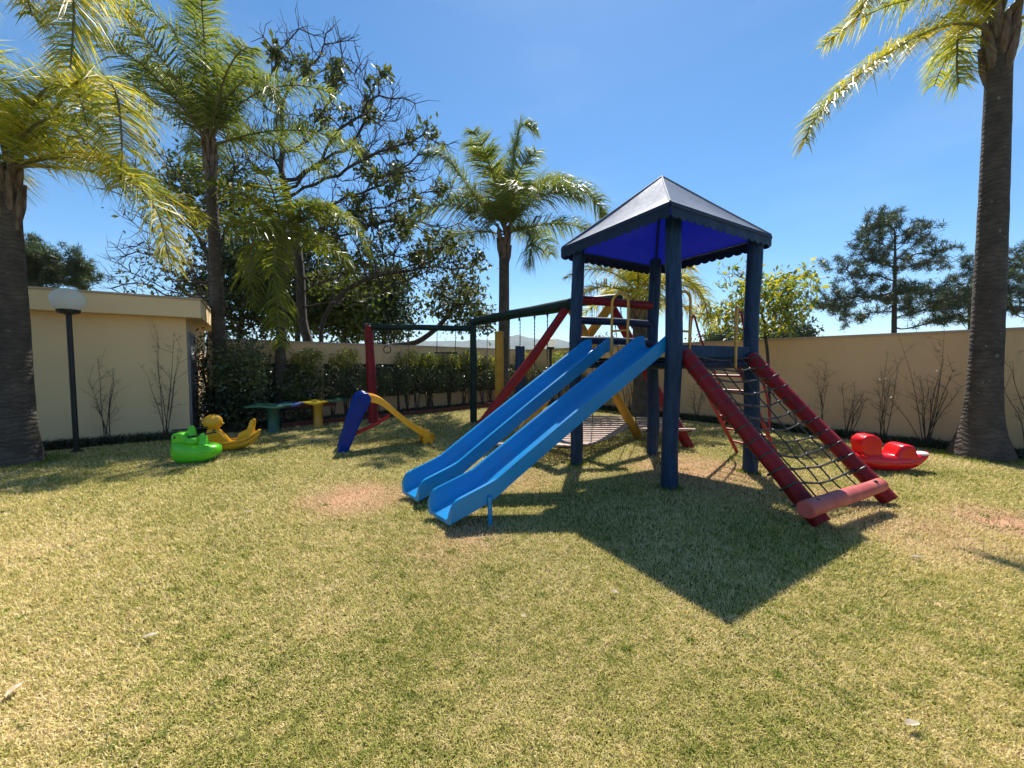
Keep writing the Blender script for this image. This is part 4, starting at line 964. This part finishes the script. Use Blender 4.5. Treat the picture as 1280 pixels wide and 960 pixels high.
# P4 centre
b = gnd(628, 12.6); tp = D(630, 298, 12.6)
palm('queen_palm', 'slender palm standing alone against the sky, left of the tower canopy', b, tp, .19, .155, 3.2, 13, 15, 'palm_grey', (18, 88), .78, .021, dens=80, flare=1.3,
     hero=[[D(632, 290, 12.6), D(665, 245, 12.5), D(705, 232, 12.4), D(742, 248, 12.4), D(758, 280, 12.4)], [D(634, 295, 12.6), D(652, 285, 12.3), D(664, 300, 12.2), D(662, 330, 12.2)], [D(628, 290, 12.6), D(590, 240, 12.5), D(555, 195, 12.5), D(530, 195, 12.5)], [D(630, 285, 12.6), D(640, 220, 12.5), D(650, 160, 12.5), D(668, 160, 12.4)]])
# P5 behind tower
b = gnd(803, 11.2); tp = D(798, 378, 11.2)
palm('queen_palm', 'short palm by the far wall seen through the tower posts', b, tp, .25, .19, 2.2, 16, 16, 'palm_yellow', (5, 72), .6, .021, dens=62,
     hero=[[D(800, 370, 11.2), D(840, 345, 11), D(875, 365, 10.8), D(888, 410, 10.8)]])
# P6 right
b = gnd(1231, 6.15); tp = D(1250, 40, 6.2)
palm('queen_palm', 'big palm with a flared grey trunk at the right edge by the wall', b, tp, .20, .135, 2.9, 13, 17, 'palm_yellow', (28, 84), .50, .014, flare=2.1, dens=80, az=None, skip=lambda a, e: 120 < a < 260 and e < 50,
     hero=[[D(1246, 55, 6.2), D(1225, 33, 6.1), D(1180, 32, 6.0), D(1120, 60, 5.9), D(1060, 105, 5.9), D(1018, 150, 5.9), D(1006, 178, 5.9)],
           [D(1244, 30, 6.2), D(1215, 5, 6.4), D(1200, 25, 6.5), D(1196, 75, 6.5), D(1198, 105, 6.5)], [D(1240, 10, 6.2), D(1190, -40, 6.0), D(1120, -40, 5.9), D(1085, 0, 5.9), D(1072, 22, 5.9)]])

# ------------------------------------------------------------------ trees beyond the walls
big = [blob(345, 150, 75, 100, 14), blob(430, 150, 75, 90, 14), blob(500, 220, 75, 80, 14), blob(550, 300, 55, 55, 14), blob(400, 70, 60, 38, 14), blob(450, 330, 60, 60, 13.5)]
lb_ = [blob(430, 140, 70, 70, 14), blob(505, 225, 60, 70, 14), blob(470, 320, 65, 60, 13.8), blob(540, 310, 55, 55, 14), blob(400, 300, 50, 60, 14)]
tree('bare_tree', 'large half bare tree with dark spreading limbs and sparse leaves beyond the back wall', [(388, 440), (378, 400), (374, 330), (362, 260), (352, 215)], 13.6, big, 21, n_attr=950, step=.42,
     leafm='leaf_tree', leaf_n=4200, leaf_size=.21, r_tip=.017, r_exp=2.1, leafblobs=lb_, twigs=4, cluster=.14, leaf_frac=.035, kill=.66)
sec = [blob(500, 330, 60, 35, 13.5), blob(560, 330, 50, 45, 13.5), blob(440, 280, 50, 50, 13.5)]
tree('bare_tree', 'leaning dark tree with a long limb reaching right toward the centre palm', [(402, 440), (404, 400), (430, 365), (470, 345), (515, 338)], 13.0, sec, 22, n_attr=330, step=.34, leafm='leaf_tree', leaf_n=1500, leaf_size=.19, r_tip=.015, r_exp=2.4, twigs=3, cluster=.13, leaf_frac=.05, kill=.5)
lt = [blob(225, 250, 70, 80, 12.5), blob(200, 340, 50, 55, 12.5), blob(290, 210, 40, 90, 12.5)]
tree('bare_tree', 'leafless tree with tangled thin branches behind the outbuilding', [(262, 440), (266, 380), (262, 320)], 12.2, lt, 23, n_attr=700, step=.32, leafm='leaf_tree', leaf_n=3500, leaf_size=.17, r_tip=.012, twigs=3,
     leafblobs=[blob(232, 240, 30, 35, 12.5), blob(280, 250, 35, 50, 12.5)], cluster=.16, kill=.42)
tree('leafy_tree', 'small tree with a drooping dark leaf clump on a curved limb over the wall', [(478, 440), (520, 428), (548, 408), (566, 385)], 15.5, [blob(572, 375, 34, 32, 15.5), blob(595, 400, 25, 20, 15.5), blob(555, 395, 20, 20, 15.5)], 24,
     n_attr=260, step=.25, leaf_n=1700, leaf_size=.22, r_tip=.014, twigs=3, cluster=.2, leafm='leaf_tree', kill=.33, trunk_r=.17, Ys=[16.9, 16.4, 15.9, 15.5])
# dark background trees over the back wall
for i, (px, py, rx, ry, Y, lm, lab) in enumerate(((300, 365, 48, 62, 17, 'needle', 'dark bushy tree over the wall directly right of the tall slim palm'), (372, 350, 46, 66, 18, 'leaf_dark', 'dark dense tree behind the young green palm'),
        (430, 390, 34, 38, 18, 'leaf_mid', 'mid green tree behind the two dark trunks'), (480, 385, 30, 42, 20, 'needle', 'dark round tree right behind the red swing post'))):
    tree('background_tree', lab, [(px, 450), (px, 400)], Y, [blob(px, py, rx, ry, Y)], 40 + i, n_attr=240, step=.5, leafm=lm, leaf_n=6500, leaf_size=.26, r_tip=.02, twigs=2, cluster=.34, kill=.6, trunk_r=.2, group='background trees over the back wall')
# pines
G_ = 'pines beyond the right wall'
tree('pine_tree', 'tall open pine standing beyond the right wall', [(1117, 455), (1118, 380), (1119, 322)], 30, puffs([blob(1118, 290, 42, 24, 30), blob(1072, 335, 36, 22, 30), blob(1160, 318, 32, 20, 30), blob(1115, 375, 75, 26, 30), blob(1042, 378, 30, 22, 30), blob(1196, 322, 16, 10, 30), blob(1185, 385, 35, 22, 30)], 110, 9, 30, 51), 51,
     n_attr=1000, step=.5, leafm='needle', needles=.62, needle_len=.40, r_tip=.026, twigs=1, kill=.62, infl=4, trunk_r=.27, group=G_)
tree('pine_tree', 'pine partly behind the big palm trunk', [(1212, 455), (1212, 400), (1210, 355)], 33, puffs([blob(1212, 375, 40, 36, 33), blob(1228, 335, 20, 10, 33)], 30, 10, 33, 52), 52, n_attr=450, step=.5, leafm='needle', needles=.7, needle_len=.42, r_tip=.026, twigs=1, kill=.62, infl=4, trunk_r=.25, group=G_)
tree('pine_tree', 'pine cut off by the right edge of the view', [(1285, 455), (1285, 380), (1285, 330)], 30, puffs([blob(1285, 355, 42, 46, 30)], 34, 10, 30, 53), 53, n_attr=500, step=.5, leafm='needle', needles=.7, needle_len=.40, r_tip=.026, twigs=1, kill=.62, infl=4, trunk_r=.25, group=G_)
tree('pine_tree', 'low pine crown rising over the flat roof at the left', [(50, 455), (50, 380), (52, 330)], 19, puffs([blob(48, 328, 36, 30, 19), blob(95, 342, 30, 22, 19), blob(12, 345, 25, 40, 19)], 40, 11, 19, 54), 54, n_attr=700, step=.32, leafm='needle', needles=.95, needle_len=.26, r_tip=.018, twigs=2, kill=.42, infl=3, trunk_r=.22)
for i, (px, py, rx, ry, Y) in enumerate(((905, 432, 22, 14, 40), (985, 425, 30, 14, 40), (750, 438, 25, 8, 60))):
    tree('background_tree', ['low distant treetop just over the wall behind the tower ladder', 'low distant treetop over the wall left of the tall pine', 'faint distant treetop seen between the tower rails'][i], [(px, 455), (px, py)], Y, [blob(px, py, rx, ry, Y)], 60 + i, n_attr=120, step=.7, leafm='needle', leaf_n=3500, leaf_size=.45, r_tip=.03, twigs=1, cluster=.5, kill=.8, infl=3, trunk_r=.25)
# yellow-green young tree by the right wall
tree('young_tree', 'young yellow green tree by the wall, right behind the tower post', [(962, 520), (960, 450), (956, 415)], 8.7, [blob(955, 385, 50, 38, 8.7, .9), blob(1000, 345, 28, 14, 8.7, .4), blob(925, 345, 26, 14, 8.7, .4), blob(905, 395, 24, 14, 8.7, .4)], 71,
     n_attr=320, step=.16, leafm='leaf_yellow', leaf_n=1900, leaf_size=.16, r_tip=.006, twigs=2, cluster=.07, kill=.2, infl=1.3, wid=.38)

# ------------------------------------------------------------------ shrubs
def shrub(name, label, base, H, rx, n, leafm, size, seed, group=None, z0=.35, stems=5, cat='shrub', top=None, ry=None, cl=.0):
    rng = np.random.default_rng(seed); random.seed(seed); base = Vector(base); t = thing(name, label, cat, base, group); m = MB(); ry = ry or rx
    tips = []
    for k in range(stems):
        a = rng.uniform(0, 6.28); q = base + Vector((math.cos(a) * rx * rng.uniform(.1, .8), math.sin(a) * ry * rng.uniform(.1, .8), H * rng.uniform(.65, .95)))
        mid = base.lerp(q, .5) + Vector((rng.uniform(-.05, .05), rng.uniform(-.05, .05), .05)); m.tube([base + Vector((rng.uniform(-.05, .05), rng.uniform(-.05, .05), -.03)), mid, q], [.016, .012, .004], 5)
    m.build('stem', M['twig'], t); v = unit(rng.normal(size=(n, 3))) * rng.uniform(.25, 1, (n, 1)) ** .5
    lum = rng.normal(size=(9, 3)); lum = unit(lum) * .75; sel = rng.integers(0, 9, n); half = rng.random(n) < .5
    v = np.where(half[:, None], lum[sel] + rng.normal(size=(n, 3)) * .22, v)
    P = v * np.array([rx, ry, (H - z0) / 2]) + np.array(base) + np.array([0, 0, (H + z0) / 2]); P[:, 2] = np.maximum(P[:, 2], .04)
    m = MB(); V, F = leaves(P, size, .5, .2, rng); m.arr(V, F); m.build('foliage', M[leafm], t, smooth=False); return t
hp_ = [414, 440, 470, 498, 520, 541, 561, 580, 603, 624, 645, 668, 690, 712]
for i, px in enumerate(hp_):
    P0 = CORNER + nB * .42; q = P0 + dB * min(line_s(px, P0, dB), -.4) if px < 660 else CORNER + nR * .5 + dR * line_s(px, CORNER + nR * .5, dR)
    lm = 'leaf_hedge'
    lab = 'clipped shrub %s in the hedge bed' % ['beside the pale wall pillar', 'just left of the red swing post', 'just right of the red swing post', 'below the gym ring', 'below the single rope', 'left below the trapeze', 'right below the trapeze', 'left of the green post', 'right of the green post', 'left of the hanging yellow log', 'behind the hanging blue log', 'at the wall corner', 'below the distant globe lamp', 'right of the distant globe lamp'][i]
    q.z = 0
    shrub('hedge_shrub', lab, q, 1.52 + .06 * math.sin(i * 2.1), .46 + .01 * i, (700 if i < 2 else 1050), lm, .075, 100 + i, 'clipped shrubs along the back wall', z0=.5, ry=.30)
for i, (px, H, lm) in enumerate(((385, 1.95, 'hedge_top'), (432, 1.95, 'hedge_top'), (508, 2.0, 'hedge_top'), (535, 1.85, 'leaf_yellow'), (560, 1.95, 'leaf_yellow'), (588, 2.05, 'leaf_yellow'), (612, 1.8, 'hedge_top'), (655, 2.0, 'hedge_top'), (700, 2.05, 'leaf_yellow'))):
    P0 = CORNER + nB * .3; q = P0 + dB * min(line_s(px, P0, dB), -.5) if px < 660 else CORNER + nR * .4 + dR * line_s(px, CORNER + nR * .4, dR); q.z = 0
    lab = 'loose pale shrub %s growing above the clipped hedge' % ['near the wall pillar', 'left of the red swing post', 'below the rope', 'left of the trapeze', 'behind the trapeze', 'behind the green post', 'left of the yellow log', 'behind the blue log', 'behind the distant globe lamp'][i]
    shrub('tall_shrub', lab, q, H, .42, 620, lm, .085, 130 + i, 'loose pale shrubs above the hedge', z0=1.3, ry=.26, stems=7)
# dark bushes in the left corner
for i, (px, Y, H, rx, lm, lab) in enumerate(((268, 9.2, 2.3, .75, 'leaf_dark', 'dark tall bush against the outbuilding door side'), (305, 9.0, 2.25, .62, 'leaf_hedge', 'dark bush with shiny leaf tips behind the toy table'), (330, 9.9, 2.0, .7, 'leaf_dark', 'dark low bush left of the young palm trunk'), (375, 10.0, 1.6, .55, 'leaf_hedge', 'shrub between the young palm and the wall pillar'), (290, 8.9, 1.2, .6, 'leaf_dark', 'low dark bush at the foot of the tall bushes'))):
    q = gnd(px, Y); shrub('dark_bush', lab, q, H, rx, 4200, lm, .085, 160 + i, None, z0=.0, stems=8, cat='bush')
# hedge on the far side of the lattice
rng = np.random.default_rng(5); n = 15000; s = rng.uniform(sL, 0, n)[:, None]; P = np.array(CORNER) + np.array(dB) * s - np.array(nB) * rng.uniform(.35, .9, (n, 1)) + np.array([0, 0, 1.]) * rng.uniform(0, 1.75, (n, 1))
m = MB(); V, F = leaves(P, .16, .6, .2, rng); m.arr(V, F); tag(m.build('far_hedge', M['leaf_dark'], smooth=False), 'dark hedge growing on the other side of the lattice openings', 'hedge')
# bare shrubs
def bare(base, H, stems, spread, label, seed, group='bare shrubs along the walls', leafn=0, r=.0075, lean=(0, 0)):
    rng = np.random.default_rng(seed); base = Vector(base); t = thing('bare_shrub', label, 'shrub', base, group); m = MB(); tips = []
    for k in range(stems):
        a = rng.uniform(0, 6.28); sp = spread * rng.uniform(.15, 1); h_ = H * rng.uniform(.5, 1); q = base + Vector((math.cos(a) * sp + lean[0], math.sin(a) * sp * .45 + lean[1], h_))
        P = smoothpath([base + Vector((rng.uniform(-.06, .06), rng.uniform(-.04, .04), -.03)), base.lerp(q, .4) + Vector((rng.uniform(-.06, .06), 0, .06)), base.lerp(q, .75) + Vector((rng.uniform(-.05, .05), 0, .03)), q], 4)
        m.tube(P, [r * (1 - .75 * i / (len(P) - 1)) for i in range(len(P))], 5)
        for j in range(int(4 + rng.integers(0, 6))):
            i = int(rng.integers(3, len(P))); d = Vector((rng.normal() * .8, rng.normal() * .4, abs(rng.normal()) * .7 + .3)).normalized() * rng.uniform(.1, .32) * H / 1.3
            e = P[i] + d; m.tube([P[i], P[i] + d * .5 + Vector((0, 0, .01)), e], [r * .4, r * .3, r * .2], 4, caps=False); tips += [e, P[i] + d * .6]
            for q2 in range(2): d2 = Vector((rng.normal(), rng.normal() * .5, abs(rng.normal()))).normalized() * .09; m.tube([P[i] + d * .6, P[i] + d * .6 + d2], [r * .25, r * .15], 3, caps=False)
    m.build('stems', M['twig'], t)
    if leafn:
        T = np.array([tuple(q) for q in tips]); P = T[rng.integers(0, len(T), leafn)] + rng.normal(size=(leafn, 3)) * .015; m = MB(); V, F = leaves(P, .04, .5, .1, rng); m.arr(V, F); m.build('buds', M['dryleaf'], t, smooth=False)
P0 = A + nF * .22
bare(P0 + dF * line_s(132, P0, dF) , 1.75, 6, .36, 'bare twiggy shrub right of the globe lamp pole', 200)
bare(P0 + dF * line_s(203, P0, dF) , 2.05, 7, .6, 'bare spreading shrub near the outbuilding corner', 201)
P0 = CORNER + nR * .28
for i, (px, H, st, sp, lab, lf) in enumerate(((762, 1.0, 6, .3, 'bare shrub seen under the near slide', 0), (788, 1.1, 6, .3, 'bare shrub left of the short palm trunk', 0), (872, 1.05, 6, .35, 'bare shrub behind the left net log', 0), (905, 1.0, 5, .3, 'bare shrub seen through the top of the net', 0),
        (1000, 1.0, 4, .3, 'bare thin shrub right of the net ropes', 0), (1030, 1.5, 4, .16, 'upright bare shrub behind the red rocker head', 0), (1064, 1.25, 6, .42, 'bare shrub above the red rocker body', 0), (1108, 1.75, 6, .30, 'bare shrub with pale buds above the red rocker tail', 60), (1162, 1.95, 12, .85, 'largest bare shrub, left of the big palm trunk', 90), (1292, 1.7, 9, .5, 'bare shrub cut by the right edge', 60))):
    q = P0 + dR * line_s(px, P0, dR); q.z = 0; bare(q, H, st, sp, lab, 210 + i, leafn=lf, r=.0075)

# ------------------------------------------------------------------ fallen leaves and pebbles on the lawn
for i, (px, py, s, lab) in enumerate(((187, 795, .03, 'curled pale leaf on the left part of the lawn'), (18, 862, .035, 'long pale dry leaf at the lower left corner'), (768, 740, .03, 'pale leaf left of the canopy shadow tip'), (1148, 697, .04, 'whitish leaf on the lawn right of the canopy shadow'), (310, 640, .035, 'small pale leaf in the middle left of the lawn'), (850, 688, .02, 'tiny light leaf inside the canopy shadow'), (655, 770, .018, 'tiny brown leaf left below the shadow tip'), (1140, 905, .03, 'brown leaf near the bottom right'))):
    c = Z(px, py, .035); m = MB(); a = random.uniform(0, 6); vs = []; n = 8
    for j in range(n + 1):
        tt = j / n; wv = .42 * math.sin(math.pi * tt) * s * 1.1 + .001
        for y in (-1, 0, 1): vs.append(c + Matrix.Rotation(a, 3, 'Z') @ Vector(((tt - .5) * 2.2 * s, y * wv, abs(y) * wv * .6 + .3 * s * (tt - .5) ** 2)))
    m.add(vs, [(j * 3 + k, j * 3 + k + 1, (j + 1) * 3 + k + 1, (j + 1) * 3 + k) for j in range(n) for k in range(2)])
    tag(m.build('fallen_leaf', M['dryleaf']), lab, 'leaf', 'dry leaves lying on the lawn')

def cover(name, label, P0, d, n_, s0, s1, width, count, seed, hgt=.16):
    rng = np.random.default_rng(seed); s = rng.uniform(s0, s1, (count, 1)); q = rng.uniform(.02, width, (count, 1)) * rng.uniform(.7, 1, (count, 1))
    P = np.array(P0) + np.array(d) * s + np.array(n_) * q; dr_ = unit(rng.normal(size=(count, 3)) * np.array([.6, .6, .15]) + np.array([0, 0, .75])); L = hgt * rng.uniform(.5, 1.2, (count, 1)); sd = unit(np.cross(dr_, rng.normal(size=dr_.shape))) * .006
    V = np.stack([P - sd, P + sd, P + dr_ * L * .7 + sd, P + dr_ * L * .7 - sd, P + dr_ * L + (dr_ * np.array([1, 1, 0])) * L * .4], 1).reshape(-1, 3); b = (np.arange(count) * 5)[:, None]
    m = MB(); m.arr(V, np.concatenate([b + np.array([[0, 1, 2]]), b + np.array([[0, 2, 3]]), b + np.array([[3, 2, 4]])])); tag(m.build(name, M['leaf_dark'], smooth=False), label, 'ground cover', kind='stuff')
cover('ground_cover', 'dark grassy ground cover along the foot of the right wall', CORNER + dR * .6, dR, nR, 0, 15, .62, 26000, 301)
cover('ground_cover', 'dark grassy ground cover at the foot of the outbuilding', A, dF, nF, -.1, 6, .5, 9000, 302)
cover('ground_cover', 'dark ground cover under the hedge shrubs', CORNER, dB, nB, sL + .5, -.8, .9, 16000, 303, .12)
def ring_cover(label, c, r0_, r1_, count, seed):
    rng = np.random.default_rng(seed); a = rng.uniform(0, 6.28, count); q = rng.uniform(r0_, r1_, count) * rng.uniform(.8, 1, count); P = np.stack([c[0] + np.cos(a) * q, c[1] + np.sin(a) * q, np.zeros(count)], 1)
    d = unit(rng.normal(size=(count, 3)) * np.array([.6, .6, .15]) + np.array([0, 0, .7])); L = .07 * rng.uniform(.5, 1.3, (count, 1)); sd = unit(np.cross(d, rng.normal(size=d.shape))) * .004
    V = np.stack([P - sd, P + sd, P + d * L], 1).reshape(-1, 3); m = MB(); m.arr(V, np.arange(len(V)).reshape(-1, 3)); tag(m.build('ground_cover', M['tuft'], smooth=False), label, 'grass', kind='stuff')
M['tuft'] = leafmat('green_tuft_blades', [(0, (.09, .14, .02)), (.5, (.17, .22, .04)), (1, (.30, .31, .07))], .3, .6, spec=.1)
ring_cover('longer grass growing round the base of the left palm', gnd(14, 5.75), .3, .62, 2600, 311)
ring_cover('longer grass growing round the base of the right palm', gnd(1231, 6.15), .35, .66, 2600, 312)
ring_cover('grass growing against the front tower post', F_, .09, .17, 420, 313)
ring_cover('grass growing against the left tower post', L_, .09, .16, 380, 314)
ring_cover('grass growing against the right tower post', R_, .09, .17, 380, 315)
# ------------------------------------------------------------------ grass
rng = np.random.default_rng(99); N = 1500000
Y = np.exp(rng.uniform(math.log(.75), math.log(16.5), N)); X = rng.uniform(-1, 1, N) * (1.42 * Y + 1.0)
ok = (Y < wall_back(X) - 1.5) & (Y < wall_right(X) - .55)
rel = (X - A.x) * nF.x + (Y - A.y) * nF.y; ok &= ~((rel < .06) & (X < -6.2))
dens = np.ones(N)
for c, r, a in BARE: dens -= .85 * a * np.exp(-((X - c.x) ** 2 + (Y - c.y) ** 2) / (r * .9) ** 2)
cl = np.sin(X * 5.1 + 1.3 * np.sin(Y * 4.3)) * np.sin(Y * 5.7 + 1.1 * np.sin(X * 3.9)); dens *= .85 + .15 * cl
ok &= rng.random(N) < dens; X = X[ok]; Y = Y[ok]; n = len(X)
dist = np.sqrt(X ** 2 + Y ** 2); sc = np.clip(dist / 2.0, .8, 8) ** .62
P = np.stack([X, Y, np.full(n, -.002)], 1); a = rng.uniform(0, 2 * math.pi, n); tilt = rng.beta(2.0, 1.6, n) * 1.35
L = .027 * rng.uniform(.5, 1.35, n) * np.clip(sc, 1, 1.7); Wd = .0021 * sc * rng.uniform(.7, 1.3, n)
h = np.stack([np.cos(a), np.sin(a), np.zeros(n)], 1); sd_ = np.stack([-np.sin(a), np.cos(a), np.zeros(n)], 1); tw_ = rng.normal(size=(n, 1)) * .4
d1 = h * np.sin(tilt)[:, None] * .7 + np.array([0, 0, 1.]) * np.cos(tilt)[:, None]; d2 = h * np.sin(tilt)[:, None] + np.array([0, 0, 1.]) * np.cos(tilt)[:, None] * .55
m1 = P + d1 * L[:, None] * .5; tip = m1 + d2 * L[:, None] * .55 + sd_ * tw_ * L[:, None] * .3
V = np.stack([P - sd_ * Wd[:, None], P + sd_ * Wd[:, None], m1 + sd_ * Wd[:, None] * .8, m1 - sd_ * Wd[:, None] * .8, tip], 1).reshape(-1, 3); b = (np.arange(n) * 5)[:, None]
mb = MB(); mb.arr(V, b + np.array([[0, 1, 2, 3]])); mb.arr(np.zeros((0, 3)), b + np.array([[3, 2, 4]]) - len(V))
go = thing('tmp', 'x', 'x'); go_m = build_leaf(mb, 'grass', M['grass'], go); go_m.parent = None; bpy.data.objects.remove(go); tag(go_m, 'short dry and green mown grass covering the playground', 'grass', kind='stuff')
# greener, longer tufts scattered in the lawn
rng = np.random.default_rng(123); nt_ = 320; Yt = np.exp(rng.uniform(math.log(1.0), math.log(11), nt_)); Xt = rng.uniform(-1, 1, nt_) * (1.42 * Yt + .8)
ok = (Yt < wall_back(Xt) - 1.6) & (Yt < wall_right(Xt) - .7) & (((Xt - A.x) * nF.x + (Yt - A.y) * nF.y > .3) | (Xt > -6.2)); Xt = Xt[ok]; Yt = Yt[ok]
kb = 34; X = np.repeat(Xt, kb); Y = np.repeat(Yt, kb); rr = np.repeat(rng.uniform(.012, .05, len(Xt)), kb); X = X + rng.normal(size=len(X)) * rr; Y = Y + rng.normal(size=len(X)) * rr; n = len(X)
P = np.stack([X, Y, np.zeros(n)], 1); d = unit(rng.normal(size=(n, 3)) * np.array([.7, .7, .1]) + np.array([0, 0, .8])); L = .030 * rng.uniform(.5, 1.3, (n, 1)); sdv = unit(np.cross(d, rng.normal(size=d.shape))) * (.0018 * np.clip(Y, 1, 5)[:, None] ** .6)
tip = P + d * L + d * np.array([1, 1, -.3]) * L * .4; V = np.stack([P - sdv, P + sdv, P + d * L * .6 + sdv, P + d * L * .6 - sdv, tip], 1).reshape(-1, 3); b = (np.arange(n) * 5)[:, None]
m = MB(); m.arr(V, np.concatenate([b + np.array([[0, 1, 2]]), b + np.array([[0, 2, 3]]), b + np.array([[3, 2, 4]])]))
tag(m.build('grass_tufts', M['tuft'], smooth=False), 'greener longer grass tufts scattered through the dry lawn', 'grass', kind='stuff')
# ------------------------------------------------------------------ air
hm, nt, out = newmat('thin_bluish_air'); pv = nt.nodes.new('ShaderNodeVolumePrincipled'); pv.inputs['Color'].default_value = (.78, .88, 1, 1); pv.inputs['Density'].default_value = .00019; pv.inputs['Anisotropy'].default_value = .2
nt.links.new(pv.outputs[0], out.inputs['Volume'])
m = MB(); m.box((0, 0, 99), (5480, 5480, 202)); tag(m.build('haze', hm, smooth=False), kind='stuff')
